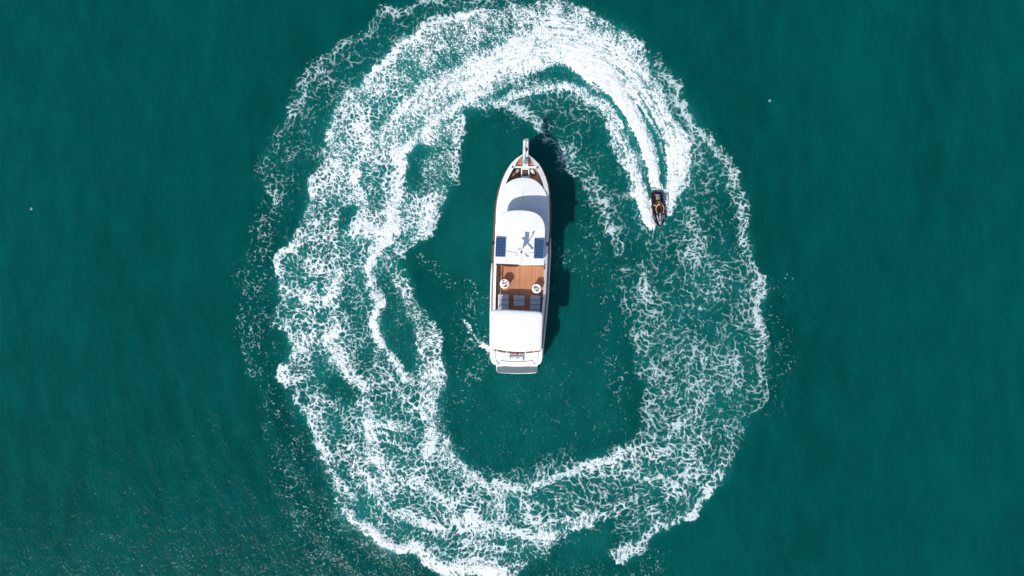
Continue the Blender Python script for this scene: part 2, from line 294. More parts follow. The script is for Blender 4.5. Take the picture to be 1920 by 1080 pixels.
    P.stroke([(1320,720,12,.42),(1330,760,12,.42),(1300,790,12,.45),(1260,815,10,.45),(1320,830,11,.45)], T=.72, size=.7)
    P.stroke([(1345,640,14,.36),(1370,680,14,.38),(1390,730,14,.36),(1370,790,14,.36)], T=.64, size=.5)
    P.stroke([(1385,790,10,.3),(1360,860,12,.4),(1356,888,9,.6),(1335,912,8,.66),(1315,938,8,.66),(1300,955,8,.68),(1267,972,8,.66),(1240,985,8,.6),(1215,1005,9,.6),(1195,1026,12,.8),(1172,1040,12,.86),(1146,1038,5,.7)], T=.82, size=.5)
    P.poly([(1170,850),(1320,830),(1350,890),(1300,950),(1200,1000),(1165,960)], .4, size=.75, T=.78, soft=40, mode='max')
    P.stroke([(1180,838,8,.5),(1230,850,8,.5),(1270,845,8,.55),(1300,835,8,.5)], T=.78, size=.6)
    P.stroke([(1170,880,10,.5),(1215,890,10,.55),(1260,905,10,.5),(1280,935,8,.5)], T=.8, size=.6)
    # foam flecks and painted sun glints scattered over the inner water and outside
    P.poly([(845,560),(915,560),(915,660),(880,760),(850,770),(838,690)], .1, mode='dot', soft=30)
    P.stroke([(866,600,3,.5),(885,622,3.5,.72),(900,640,4.5,.82),(915,658,5,.72)], size=.15, T=1)  # sun glint streak beside the stern, painted in as dense white foam
    P.stroke([(912,660,9,.35),(906,690,10,.26),(895,705,10,.24),(880,700,8,.2)], mode='dot')
    P.stroke([(790,480,8,.12),(820,500,10,.12),(845,530,14,.14),(880,540,12,.2),(885,565,12,.18),(915,560,10,.14)], mode='dot')
    P.stroke([(1040,470,14,.1),(1065,490,18,.12),(1080,470,14,.12),(1090,500,16,.1)], mode='dot')
    P.poly([(1440,500),(1480,520),(1490,640),(1470,760),(1440,780),(1440,640)], .09, mode='dot', soft=40)
    P.poly([(1090,300),(1130,420),(1160,600),(1190,820),(1150,800),(1120,620),(1090,430)], .1, mode='dot', soft=40)
    P.poly([(1030,1060),(1180,1060),(1250,1010),(1260,1060),(1180,1110),(1000,1110)], .1, mode='dot', soft=30)
    P.poly([(870,690),(1000,705),(1100,640),(1180,700),(1180,830),(1000,890),(900,880),(850,830)], .022, mode='dot', soft=30)  # sparse sun sparkles on the inner water, painted as white flecks
    P.poly([(930,200),(990,225),(1010,262),(980,255),(930,230)], .07, mode='dot', soft=20)
    P.stroke([(1030,535,4,.3),(1040,540,5,.2)], mode='dot')
    # milky, aerated water round the wake
    def blur(b, rad):
        for r in rad:
            for ax in (0, 1):
                c = np.cumsum(np.pad(b, [(r+1, r) if a == ax else (0, 0) for a in (0, 1)], mode='edge'), axis=ax)
                n = b.shape[ax]; b = (np.take(c, range(2*r+1, 2*r+1+n), ax)-np.take(c, range(0, n), ax))/(2*r+1)
        return b
    cc = np.clip(P.cov, 0, 1)
    P.aer = np.maximum(P.aer, np.clip(.55*blur(cc, (4, 8, 12))+.85*blur(cc**1.2*P.T**1.5, (1, 2)), 0, 1))
    P.poly([(900,200),(1000,190),(1130,260),(1190,420),(1190,700),(1180,830),(1000,890),(900,890),(830,780),(830,600),(770,480),(850,330)], .2, mode='aer', soft=120)
    P.poly([(1040,1000),(1150,985),(1150,1040),(1090,1070),(1040,1060)], .38, mode='aer', soft=60)
    return P

def lace(P, X, Y):
    # large and small eddies bend every boundary and every cell
    def curl(x, y, L, seed, o=3):
        e = .35*L
        p = lambda a, b: fbm(a/L, b/L, seed, o)
        return (p(x, y+e)-p(x, y-e)), -(p(x+e, y)-p(x-e, y))
    a1, b1 = curl(X, Y, 60, 11, 2)
    xa = X+a1*17; ya = Y+b1*17
    a2, b2 = curl(xa, ya, 22, 23, 2)
    xa = xa+a2*6.5; ya = ya+b2*6.5
    a3, b3 = curl(xa, ya, 9, 37, 2)
    xa = xa+a3*2.4; ya = ya+b3*2.4
    rx = fbm(X/7, Y/7, 43, 3)-.5; ry = fbm(X/7, Y/7, 47, 3)-.5
    s0 = P.at(P.size, X, Y); q = .22+.78*sst(.06, .4, s0)
    xb = X+((xa-X)*1.2+rx*11)*q; yb = Y+((ya-Y)*1.2+ry*11)*q
    cov = P.at(P.cov, xb, yb); size = P.at(P.size, X+rx*8*q, Y+ry*8*q); T = P.at(P.T, xb, yb)
    aer = P.at(P.aer, xa, ya); dot = P.at(P.dot, X+(xa-X)*1.6+rx*10, Y+(ya-Y)*1.6+ry*10)
    def cells(L, seed, w=1., k=1.1, e=.6):
        f1, f2 = worley((X+(xa-X)*w+rx*L*.35)/L, (Y+(ya-Y)*w+ry*L*.35)/L, seed)
        return rank(f1*e+(1-np.clip((f2-f1)*k, 0, 1)))
    th = np.arctan2(Y-520, X-975); rr = np.hypot(X-975, Y-520)
    band = fbm(th*400/70, rr/15+a1*2, 81, 3); br = fbm(xa/26, ya/26, 71, 3); gr = fbm(X/3.6, Y/3.6, 73, 2)
    streak = fbm(th*420/4.2+rr*.05, rr/13, 83, 2)
    t2 = np.arctan2(Y-330, X-1010); r2 = np.hypot(X-1010, Y-330)
    along = fbm(r2/3.2+a3*.8, t2*230/34, 85, 3)
    c6 = cells(3.8, 3, .8, 1.2, .4); c10 = cells(6.6, 5, 1.1, 1.5, .3); c16 = cells(11, 9, 1.3, 1.9, .25); c26 = cells(19, 7, 1.7, 2.6, .12); c40 = cells(33, 15, 2.0, 3.2, .1)
    fine = rank(.42*c6+.5*streak+.45*gr+.35*br+.12*c10)
    jet = rank(.62*along+.34*gr+.16*c6+.2*br); e = sst(.06, .16, size); fine = jet*(1-e)+fine*e
    mid = rank(.62*np.maximum(c26*.98, np.maximum(c16, c10*.93))+.16*c6+.18*c10+.22*c16+.34*br+.40*band+.08*gr)
    big = rank(.75*np.maximum(c40*.98, np.maximum(c26, c16*.94))+.08*c6+.16*c10+.22*c16+.22*c26+.34*br+.2*band+.08*gr)
    pv = fbm(xa/48, ya/48, 401, 3)-.5; size = size+sst(.2, .45, size)*pv*.9
    cov = np.where(cov < .8, cov*(1+1.15*(fbm(X/42, Y/42, 403, 3)-.5)*sst(.2, .4, size)), cov)
    a = sst(.12, .42, size); b = sst(.45, .85, size)
    n = rank(fine*(1-a)+(mid*(1-b)+big*b)*a)
    cov = np.where(cov < 1, np.maximum(cov, 0)**1.32, cov)
    d = cov-(1-n)
    # many tones: a thin film, threads, and thick clumps where threads meet
    film = sst(-.50, .12, d)*sst(.08, .5, cov)*(.35+1.3*gr*(.5+br))
    fa = 1-a; thread = sst(-.07-.10*fa, .13+.16*fa, d); clump = sst(.05, .36+.12*fa, d)
    A = np.clip(.30*film+.46*thread+.34*clump, 0, 1)*(cov > .012)
    th_ = T*(.86+.28*gr)+.15*sst(.85, 1.1, cov)
    # flecks: drops and bubbles off the main foam; the sparsest are painted sun glints
    f1, f2 = worley((X+rx*9)/4.4, (Y+ry*9)/4.4, 91)
    keep = fbm(X/20, Y/20, 95, 3); pk = h2(np.floor(X/6).astype(np.int32), np.floor(Y/6).astype(np.int32), 5)
    dn = rank((1-f1)*.4+.36*keep+.3*gr+.42*c10+.3*c26)
    dot = dot*.85; Dt = sst(-.02, .09, dot-(1-dn))*(dot > .006)*.6
    th_ = np.where(Dt > A, np.where(dot < .03, 1.25, .3+.45*pk), th_)  # sparsest flecks turned full white to stand in for sun glints
    A = np.maximum(A, Dt)
    return A.astype(np.float32), np.clip(th_, 0, 1).astype(np.float32), aer.astype(np.float32)

# ---------------------------------------------------------------- the sea
def swell(X, Y):                                  # metres; outside the ring the wake sends out faint arcs
    r = np.hypot((X-.6)*1.0, (Y-1.5)*.86)+1.2*fbm(X/7, Y/7, 231, 2)
    arcs = np.sin(r*2.7)*np.clip((r-22.5)/3, 0, 1)*np.clip((44-r)/14, 0, 1)*np.clip(fbm(X/8, Y/14, 233, 2)*3-1.1, 0, 1)
    return (.034*arcs+.16*(fbm(X/9+.25*Y/9, Y/15, 201, 3)-.5)+.07*(fbm((X*.8+Y*.6)/2.6, (Y*.8-X*.6)/5, 211, 3)-.5)).astype(np.float32)
PL = lay_wake()
def mound(X, Y):                                  # the heaped water of the wake, from the plan
    px = X/S+960; py = 540-Y/S
    core = np.clip(PL.at(PL.cov, px, py)-.75, 0, .6)*.5
    return (PL.at(PL.aer, px, py)*.10+core*.35).astype(np.float32)
def axis(lo, hi, d, far):
    a = list(np.arange(lo, hi+d/2, d)); s = d; x = hi
    while x < far: s *= 1.35; x += s; a.append(x)
    s = d; x = lo; b = []
    while x > -far: s *= 1.35; x -= s; b.append(x)
    return np.array(b[::-1]+a, np.float32)
def grid_mesh(name, co_, nx, ny, keep=None):
    idx = np.arange(nx*ny, dtype=np.int32).reshape(ny, nx)
    q = np.stack([idx[:-1, :-1], idx[:-1, 1:], idx[1:, 1:], idx[1:, :-1]], -1).reshape(-1, 4)
    sel = None
    if keep is not None:
        k = keep.reshape(-1); q = q[k[q].any(1)]
        sel = np.unique(q); mp = np.full(nx*ny, -1, np.int32); mp[sel] = np.arange(len(sel)); q = mp[q]; co_ = co_[sel]
    me = bpy.data.meshes.new(name); me.vertices.add(len(co_)); me.vertices.foreach_set('co', co_.astype(np.float32).ravel())
    me.loops.add(q.size); me.loops.foreach_set('vertex_index', q.ravel().astype(np.int32))
    me.polygons.add(len(q)); me.polygons.foreach_set('loop_start', np.arange(0, q.size, 4, dtype=np.int32))
    me.update(calc_edges=True); me.polygons.foreach_set('use_smooth', np.ones(len(q), bool)); me.validate()
    return me, sel
def attr(me, name, a):
    t = me.attributes.new(name, 'FLOAT', 'POINT'); t.data.foreach_set('value', a.astype(np.float32).ravel())
ax = axis(-52, 52, .25, 9000); ay = axis(-31, 31, .25, 9000)
GX, GY = np.meshgrid(ax, ay)
fade = np.clip(1.6-np.maximum(np.abs(GX)/52, np.abs(GY)/31), 0, 1)
gz = swell(GX, GY)*fade+mound(GX, GY)
me, _ = grid_mesh('sea', np.stack([GX, GY, gz], -1).reshape(-1, 3), len(ax), len(ay))
w1 = fbm(GX/2.5, GY/2.5, 223, 3)
attr(me, 'milk', PL.at(PL.aer, GX/S+960, 540-GY/S)*(.55+.9*w1)*fade)
def sea_material():
    m = bpy.data.materials.new('sea_water'); m.use_nodes = True; nt = m.node_tree; N = nt.nodes; L = nt.links; b = N['Principled BSDF']
    geo = N.new('ShaderNodeNewGeometry'); at = N.new('ShaderNodeAttribute'); at.attribute_name = 'milk'
    def noise(scale, sc=(1, 1, 1), det=4, rot=0):
        mp = N.new('ShaderNodeMapping'); mp.inputs['Scale'].default_value = sc; mp.inputs['Rotation'].default_value = (0, 0, rot)
        L.new(geo.outputs['Position'], mp.inputs['Vector']); n = N.new('ShaderNodeTexNoise'); n.inputs['Scale'].default_value = scale; n.inputs['Detail'].default_value = det
        L.new(mp.outputs[0], n.inputs['Vector']); return n.outputs['Fac']
    def mix(a, c, f):
        x = N.new('ShaderNodeMix'); x.data_type = 'RGBA'
        for s_, v in ((6, a), (7, c)):
            if isinstance(v, tuple): x.inputs[s_].default_value = (*v, 1)
            else: L.new(v, x.inputs[s_])
        if isinstance(f, float): x.inputs[0].default_value = f
        else: L.new(f, x.inputs[0])
        return x.outputs[2]
    def rng(v, a, c, d=0., e=1.):
        r = N.new('ShaderNodeMapRange'); L.new(v, r.inputs[0]); r.inputs[1].default_value = a; r.inputs[2].default_value = c; r.inputs[3].default_value = d; r.inputs[4].default_value = e; return r.outputs[0]
    big = rng(noise(.05, (1.6, .6, 1), 3, .35), .3, .7)          # drifts of clearer and cloudier water
    c0 = mix(WATER_A, WATER_B, big)
    c1 = mix(c0, WATER_C, rng(noise(.6, (1, .35, 1), 6, .5), .4, .75, 0, .6))
    c2 = mix(c1, WATER_MILK, rng(at.outputs['Fac'], .08, 1.0, 0, .85))
    L.new(c2, b.inputs['Base Color'])
    b.inputs['Roughness'].default_value = .17; b.inputs['IOR'].default_value = 1.333; b.inputs['Specular IOR Level'].default_value = .10
    b.inputs['Subsurface Weight'].default_value = WATER_SSS; b.inputs['Subsurface Radius'].default_value = (.3, 1, .95); b.inputs['Subsurface Scale'].default_value = 2.2
    add = N.new('ShaderNodeMath'); add.operation = 'ADD'
    rp = N.new('ShaderNodeMath'); rp.operation = 'MULTIPLY'; L.new(noise(5, (1, .55, 1), 4, .6), rp.inputs[0]); rp.inputs[1].default_value = .06
    rq = N.new('ShaderNodeMath'); rq.operation = 'MULTIPLY'; L.new(noise(1.2, (1, .5, 1), 3, .9), rq.inputs[0]); rq.inputs[1].default_value = .12
    L.new(rp.outputs[0], add.inputs[0]); L.new(rq.outputs[0], add.inputs[1])
    bp = N.new('ShaderNodeBump'); bp.inputs['Strength'].default_value = 1; bp.inputs['Distance'].default_value = 1.0
    L.new(add.outputs[0], bp.inputs['Height']); L.new(bp.outputs[0], b.inputs['Normal'])
    return m
WATER_A = (.0002, .054, .050); WATER_B = (.0003, .078, .071); WATER_C = (.0006, .098, .088); WATER_MILK = (.011, .235, .210); WATER_SSS = .9
sea = link('sea', me, sea_material()); tag(sea, 'calm teal green sea filling the frame', kind='structure')
# ---------------------------------------------------------------- the foam, a thin lumpy sheet floating on the water
G = 1.0
FX, FY = np.meshgrid(np.arange(400, 1504, G, dtype=np.float32), np.arange(-40, 1120, G, dtype=np.float32))
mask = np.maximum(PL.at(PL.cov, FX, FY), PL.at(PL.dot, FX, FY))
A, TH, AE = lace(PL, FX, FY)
wx = (FX-960)*S; wy = (540-FY)*S
lump = fbm(FX/4.5, FY/4.5, 301, 3)-.5
fz = swell(wx, wy)+mound(wx, wy)+.010+.045*A*A*np.clip(.35+lump*1.6, 0, 1)*TH+np.clip(PL.at(PL.cov, FX, FY)-.7, 0, .4)*A*(.22*(fbm(np.hypot(FX-1010, FY-330)/5, np.arctan2(FY-330, FX-1010)*230/22, 311, 3)-.35)+.16*(fbm(FX/9, FY/9, 313, 3)-.4))
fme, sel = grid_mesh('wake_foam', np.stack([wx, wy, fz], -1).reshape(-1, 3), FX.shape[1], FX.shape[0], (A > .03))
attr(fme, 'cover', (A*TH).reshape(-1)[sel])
def foam_material():
    m = bpy.data.materials.new('foam'); m.use_nodes = True; nt = m.node_tree; N = nt.nodes; L = nt.links
    out = N['Material Output']; b = N['Principled BSDF']; b.inputs['Base Color'].default_value = (.80, .82, .825, 1); b.inputs['Roughness'].default_value = .7
    b.inputs['Specular IOR Level'].default_value = .25
    at = N.new('ShaderNodeAttribute'); at.attribute_name = 'cover'; geo = N.new('ShaderNodeNewGeometry')
    n = N.new('ShaderNodeTexNoise'); n.inputs['Scale'].default_value = 9; n.inputs['Detail'].default_value = 3; L.new(geo.outputs['Position'], n.inputs['Vector'])
    r = N.new('ShaderNodeMapRange'); r.inputs[1].default_value = .3; r.inputs[2].default_value = .7; r.inputs[3].default_value = .8; r.inputs[4].default_value = 1.15; L.new(n.outputs['Fac'], r.inputs[0])
    mu = N.new('ShaderNodeMath'); mu.operation = 'MULTIPLY'; mu.use_clamp = True; L.new(at.outputs['Fac'], mu.inputs[0]); L.new(r.outputs[0], mu.inputs[1])
    L.new(mu.outputs[0], b.inputs['Alpha'])
    x = N.new('ShaderNodeMix'); x.data_type = 'RGBA'; L.new(at.outputs['Fac'], x.inputs[0]); x.inputs[6].default_value = (.44, .73, .75, 1); x.inputs[7].default_value = (.77, .80, .815, 1)
    L.new(x.outputs[2], b.inputs['Base Color'])
    return m
foam = link('wake_foam', fme, foam_material()); tag(foam, "ring of white lacy wake foam curling around the yacht, with painted sun glints", 'foam', kind='stuff')
print('foam verts', len(sel))

# ---------------------------------------------------------------- the yacht
M = {}
M['white'] = mat('white_gelcoat', (.80, .80, .79), .28, noise=(1.3, .05), coat=.3)
M['canvas'] = mat('white_canvas', (.80, .79, .77), .8, noise=(2.2, .06), bump=(3.0, .25, .05))
M['mahogany'] = mat('varnished_mahogany', (.40, .095, .05), .3, coat=.3, noise=(6, .3))
M['rail_wood'] = mat('dull_rail_wood', (.17, .075, .06), .5, noise=(7, .4))
M['dark_wood'] = mat('dark_wood', (.06, .018, .012), .4, noise=(8, .3))
M['black'] = mat('black_rubber', (.012, .012, .014), .45, noise=(12, .3))
M['steel'] = mat('stainless_steel', (.62, .63, .64), .25, metal=1)
M['grey'] = mat('grey_cushion', (.40, .44, .49), .85, noise=(9, .12), bump=(40, .2, .01))
M['grate'] = mat('grey_grating', (.10, .15, .165), .6, noise=(20, .4))
M['glass'] = mat('dark_glass', (.012, .016, .02), .06)
M['bluecell'] = mat('solar_cell', (.007, .032, .11), .3, spec=.3, noise=(14, .45))
M['grid'] = mat('solar_grid', (.14, .27, .46), .5)
M['rope'] = mat('rope', (.55, .50, .42), .9, noise=(30, .3))
M['maroonc'] = mat('maroon_cloth', (.12, .012, .016), .8)
M['red'] = mat('red_paint', (.40, .02, .015), .5)
def teak():
    m = mat('teak_planks', (.44, .17, .075), .6); nt = m.node_tree; N = nt.nodes; L = nt.links; b = N['Principled BSDF']
    g = N.new('ShaderNodeNewGeometry'); mp = N.new('ShaderNodeMapping'); mp.inputs['Rotation'].default_value = (0, 0, R(2.3)); L.new(g.outputs['Position'], mp.inputs['Vector'])
    sx = N.new('ShaderNodeSeparateXYZ'); L.new(mp.outputs[0], sx.inputs[0])
    q = N.new('ShaderNodeMath'); q.operation = 'MULTIPLY'; L.new(sx.outputs[0], q.inputs[0]); q.inputs[1].default_value = 1/.14
    fr = N.new('ShaderNodeMath'); fr.operation = 'FRACT'; L.new(q.outputs[0], fr.inputs[0]); fl = N.new('ShaderNodeMath'); fl.operation = 'FLOOR'; L.new(q.outputs[0], fl.inputs[0])
    wn_ = N.new('ShaderNodeTexWhiteNoise'); wn_.noise_dimensions = '1D'; L.new(fl.outputs[0], wn_.inputs['W'])
    mp2 = N.new('ShaderNodeMapping'); mp2.inputs['Scale'].default_value = (14, 1.2, 1); L.new(mp.outputs[0], mp2.inputs['Vector'])
    n = N.new('ShaderNodeTexNoise'); n.inputs['Scale'].default_value = 1.6; n.inputs['Detail'].default_value = 5; L.new(mp2.outputs[0], n.inputs['Vector'])
    mixf = N.new('ShaderNodeMath'); mixf.operation = 'MULTIPLY_ADD'; L.new(wn_.outputs['Value'], mixf.inputs[0]); mixf.inputs[1].default_value = .35; L.new(n.outputs['Fac'], mixf.inputs[2])
    cr = N.new('ShaderNodeValToRGB'); cr.color_ramp.elements[0].position = .35; cr.color_ramp.elements[0].color = (.34, .135, .062, 1); cr.color_ramp.elements[1].position = 1.0; cr.color_ramp.elements[1].color = (.52, .235, .115, 1)
    L.new(mixf.outputs[0], cr.inputs[0])
    gp = N.new('ShaderNodeMath'); gp.operation = 'LESS_THAN'; L.new(fr.outputs[0], gp.inputs[0]); gp.inputs[1].default_value = .09
    mx = N.new('ShaderNodeMix'); mx.data_type = 'RGBA'; L.new(gp.outputs[0], mx.inputs[0]); L.new(cr.outputs[0], mx.inputs[6]); mx.inputs[7].default_value = (.2, .08, .04, 1)
    L.new(mx.outputs[2], b.inputs['Base Color']); return m
M['teak'] = teak()
AXT = math.atan2(18, 438)                         # the boat lies a little askew
yacht = empty('motor_yacht', W(975, 480)); tag(yacht, 'white motor yacht with brown wooden decks lying inside the foam ring', 'yacht')
# outline of the hull where it is widest, bow to stern: y, left x, right x
OUTL = [(287,984,986),(290,977.5,992),(297,967,1001),(305,958.5,1009.5),(313,952.5,1015.5),(322,947,1020.5),(332,942,1025),(344,937.5,1028.7),(355,934,1031),(366,931.3,1032.6),(384,928.6,1033.6),(407,926.8,1034),(431,925.2,1033.4),(463,923.6,1031.6),(494,922.2,1030),(526,921.3,1028.4),(557,920.6,1026.8),(597,919.8,1023.2),(644,919.6,1018.4),(672,920.2,1016),(679,922,1014.4),(684,926.5,1010.5),(686.5,940,997),(688,968,969)]
ys = np.array([r[0] for r in OUTL]); xl = np.array([r[1] for r in OUTL]); xr = np.array([r[2] for r in OUTL])
def prof(y): return float(np.interp(y, ys, xl)), float(np.interp(y, ys, xr))
def sheer(y): return float(np.interp(y, [285, 330, 420, 500, 690], [2.95, 2.8, 2.65, 2.6, 2.65]))
def band(y): return float(np.interp(y, [285, 300, 330, 380, 440, 690], [1.0, 1.7, 2.6, 3.8, 4.2, 4.2]))   # tumblehome, in plan units
YS = sorted(set(list(np.interp(np.linspace(0, len(ys)-1, 70), range(len(ys)), ys))))
def ring(off, zf, y0=None, y1=None):              # closed loop round the hull, inset by off(y), at height zf(y)
    yy = [y for y in YS if (y0 is None or y >= y0) and (y1 is None or y <= y1)]
    a = []; b = []
    for y in yy:
        l, r = prof(y); o = off(y); c = (l+r)/2; l2 = min(l+o, c-.15); r2 = max(r-o, c+.15)
        z = zf(y); ey = y+(o*.9 if y < 290 else 0)-(o if y > 684 else 0)
        a.append(W(l2, ey, z)); b.append(W(r2, ey, z))
    return a+b[::-1]
wl = lambda y: float(np.interp(y, [285, 300, 330, 380, 450, 690], [6, 9, 9, 6, 4, 3]))
keel = lambda y: float(np.interp(y, [285, 300, 330, 380, 690], [10, 22, 28, 26, 20]))
hull = MB().rings([ring(lambda y: keel(y), lambda y: -.8), ring(wl, lambda y: 0.), ring(lambda y: wl(y)*.25+.4, lambda y: sheer(y)*.45), ring(lambda y: .0, lambda y: sheer(y)*.60)]).build('hull', M['white'], yacht, 40)
MB().rings([ring(lambda y: .0, lambda y: sheer(y)*.60), ring(lambda y: band(y)*.5, lambda y: sheer(y)*.84), ring(band, lambda y: sheer(y)-.02)]).build('wooden_strake', M['mahogany'], yacht, 40)
gw = lambda y: band(y)+float(np.interp(y, [285, 300, 312, 330, 345, 370, 420, 690], [2, 6.5, 10, 9.2, 8.0, 5.5, 4.6, 4.2]))
gslope = lambda y: .03+float(np.interp(y, [285, 300, 330, 400, 480, 690], [.02, .10, .16, .12, .17, .17]))
MB().rings([ring(lambda y: band(y)-.5, lambda y: sheer(y)-.03), ring(lambda y: band(y)-.5, lambda y: sheer(y)+.03), ring(lambda y: gw(y), lambda y: sheer(y)+gslope(y)), ring(gw, lambda y: 2.0)]).build('gunwale', M['white'], yacht, 40)
# white rubbing rail standing off the after half of the hull
for sd in (0, 1):
    y0 = 494 if sd == 0 else 446
    pts = []
    for y in np.linspace(y0, 672, 26):
        l, r = prof(y); e = min(1, (y-y0)/22)*(.3 if sd == 0 else .6); pts.append(W((l-e+.2) if sd == 0 else (r+e-.2), y, 1.75))
    MB().tube(pts, [.03+.05*min(1, i/3) for i in range(26)], 8).build('rubbing_rail', M['white'], yacht, 60)
# small white cleats along the strake, and the scuppers
for (x, y) in ((958.6,306),(939.2,341),(932.6,370),(1010.5,307),(1027.8,346),(1031.6,386)):
    MB().tube([W(x-.5, y+1.2, sheer(y)-.05), W(x-.5, y+.8, sheer(y)+.07), W(x+.3, y-.8, sheer(y)+.07), W(x+.3, y-1.2, sheer(y)-.05)], .03, 6).build('cleat', M['steel'], yacht, 60)
# decks
def deck(name, y0, y1, z, m, off=lambda y: gw(y)-.3, n=18, thick=.06):
    a = []; b = []
    for y in np.linspace(y0, y1, n):
        l, r = prof(y); o = off(y); c = (l+r)/2
        a.append(W(min(l+o, c-.1), y, z)); b.append(W(max(r-o, c+.1), y, z))
    out = [(p.x, p.y) for p in a+b[::-1]]
    return MB().prism(out, z-thick, z).build(name, m, yacht)
deck('bow_deck', 295, 312, 2.62, M['teak'])
deck('foredeck', 312.5, 352, 2.14, M['teak'])
MB().prism([(p.x, p.y) for p in (W(961, 311.4, 2.75), W(1007, 311.4, 2.75), W(1008.5, 314.2, 2.75), W(959.5, 314.2, 2.75))], 2.1, 2.75).build('bow_beam', M['white'], yacht, bevel=.02)
deck('side_deck', 352, 496, 2.2, M['white'], off=lambda y: gw(y)-.2)
deck('aft_deck', 490, 672, 2.32, M['teak'], off=lambda y: gw(y)-.4, n=30)
# forward cabin top: arched front, cambered
def shell(name, outline, zc, zside, thick, m, cx, bevel=.05, zfront=None):
    """a cambered plate over a plan outline [(px, py)]; rings shrink toward the middle line"""
    mb = MB(); n = len(outline); rs = []
    mid = [((p[0]-cx(p[1]))*.0+cx(p[1]), p[1]) for p in outline]
    fr = (1., .985, .95, .85, .7, .5, .3, .12, .01)
    y0 = min(p[1] for p in outline); hw = max(abs(p[0]-cx(p[1])) for p in outline)
    def zz(x, y): return zside+(zc-zside)*max(0, 1-((x-cx(y))/hw)**2)*float(np.clip((y-y0)/30, 0, 1))**.6
    lo = [W(p[0], p[1], zside-thick) for p in outline]
    low2 = [W(c[0]+(p[0]-c[0])*.97, p[1], zside-thick-.01) for p, c in zip(outline, mid)]
    ed = [W(p[0], p[1], zz(*p)-.03) for p in outline]
    rs = [low2, lo, ed]
    for f in fr[1:]:
        q = [(c[0]+(p[0]-c[0])*f, p[1]+(.5 if f > .98 and p[1] < y0+8 else 1.0)*max(0, 1-(p[1]-y0)/20)) for p, c in zip(outline, mid)]
        rs.append([W(x, y, zz(x, y)) for x, y in q])
    return mb.rings(rs, cap=True).build(name, m, yacht, 50)
cxl = lambda y: 985-(y-262)*18/438
cabL = [(929.8,440),(929.6,410),(931,385),(934.5,366),(940.5,354),(949,344.5),(960,337.3),(971,333.8),(982.5,332.8)]
cabR = [(994,334.2),(1004.5,338.6),(1013,345.6),(1020,354.6),(1025.5,366),(1028.8,385),(1029.6,410),(1027.6,440)]
co_ = smooth_line(cabL+cabR, 4)
shell('cabin_roof', co_, 3.12, 2.95, .12, M['white'], cxl)
inn = [(cxl(y)+(x-cxl(y))*.955, y+1.6) for x, y in co_]
mb = MB(); mb.rings([[W(x, y, 2.12) for x, y in inn], [W(x, y, 2.86) for x, y in inn]]); mb.build('cabin_wall', M['white'], yacht, 40)
for k in (8, 14, 20, 26, 38, 44, 50, 56):         # dark lights let into the cabin side
    a, b_ = inn[k], inn[k+3]
    p, q = W(a[0], a[1], 2.4), W(b_[0], b_[1], 2.4); d = (q-p); nrm = Vector((d.y, -d.x, 0)).normalized()
    if nrm.dot(W(cxl(a[1]), 400, 2.4)-p) > 0: nrm = -nrm
    nrm *= .012; u = Vector((0, 0, .32))
    MB().add([p+nrm, q+nrm, q+nrm+u, p+nrm+u, p-nrm, q-nrm, q-nrm+u, p-nrm+u], [(0, 1, 2, 3), (4, 7, 6, 5), (0, 4, 5, 1), (1, 5, 6, 2), (2, 6, 7, 3), (3, 7, 4, 0)]).build('cabin_window', M['glass'], yacht)
# wheelhouse under the upper roof
wallo = [(934,494),(934,424),(940,411),(955,405),(975,403.5),(995,405),(1009,411),(1016,424),(1014,494)]
mb = MB(); mb.prism([(W(x, y, 3.6).x, W(x, y, 3.6).y) for x, y in wallo], 2.2, 4.62); mb.build('wheelhouse_wall', M['white'], yacht)
for i in range(len(wallo)-1):
    for t0, t1 in (((.06, .94),) if 1 <= i <= 6 else ((.06, .34), (.38, .66), (.70, .94))):
        a = Vector(wallo[i]); c = Vector(wallo[i+1]); p = W(*(a+(c-a)*t0), 3.6); q = W(*(a+(c-a)*t1), 3.6)
        d = q-p; nrm = Vector((d.y, -d.x, 0)).normalized()*.015; u = Vector((0, 0, .42))
        MB().add([p+nrm-u, q+nrm-u, q+nrm+u, p+nrm+u, p-nrm-u, q-nrm-u, q-nrm+u, p-nrm+u], [(0, 1, 2, 3), (4, 7, 6, 5), (0, 4, 5, 1), (1, 5, 6, 2), (2, 6, 7, 3), (3, 7, 4, 0)]).build('window', M['glass'], yacht)
pd = W(952, 494.6, 3.3); dr = MB().box((pd.x, pd.y, 3.3), (.9, .06, 1.95)).build('door', M['mahogany'], yacht, bevel=.01)
MB().tube([(pd.x+.36, pd.y-.06, 3.2), (pd.x+.36, pd.y-.06, 3.42)], .02, 6).build('handle', M['steel'], dr)
roofo = smooth_line([(928,494),(928.2,470),(928.4,445),(928.7,424),(930.5,413),(935,405),(943,399.2),(953,395.8),(964,394.3),(975,394),(986,394.6),(997,396.6),(1007,400.6),(1014.5,407),(1019.6,415.5),(1022,426),(1022.2,447),(1021.5,470),(1020.6,497.6)], 3)
roof = shell('upper_roof', roofo, 4.86, 4.76, .12, M['white'], lambda y: cxl(y)+.2)
MB().tube([W(929, 495.4, 4.7), W(945, 496.1, 4.7), W(975, 497, 4.7), W(1019.5, 498.4, 4.7)], .05, 6).build('awning_pole', M['dark_wood'], yacht)
MB().tube([W(944, 497.2, 4.5), W(948, 498.6, 4.45), W(968, 499, 4.45), W(972, 498, 4.5)], .06, 6).build('rolled_blind', M['maroonc'], yacht)
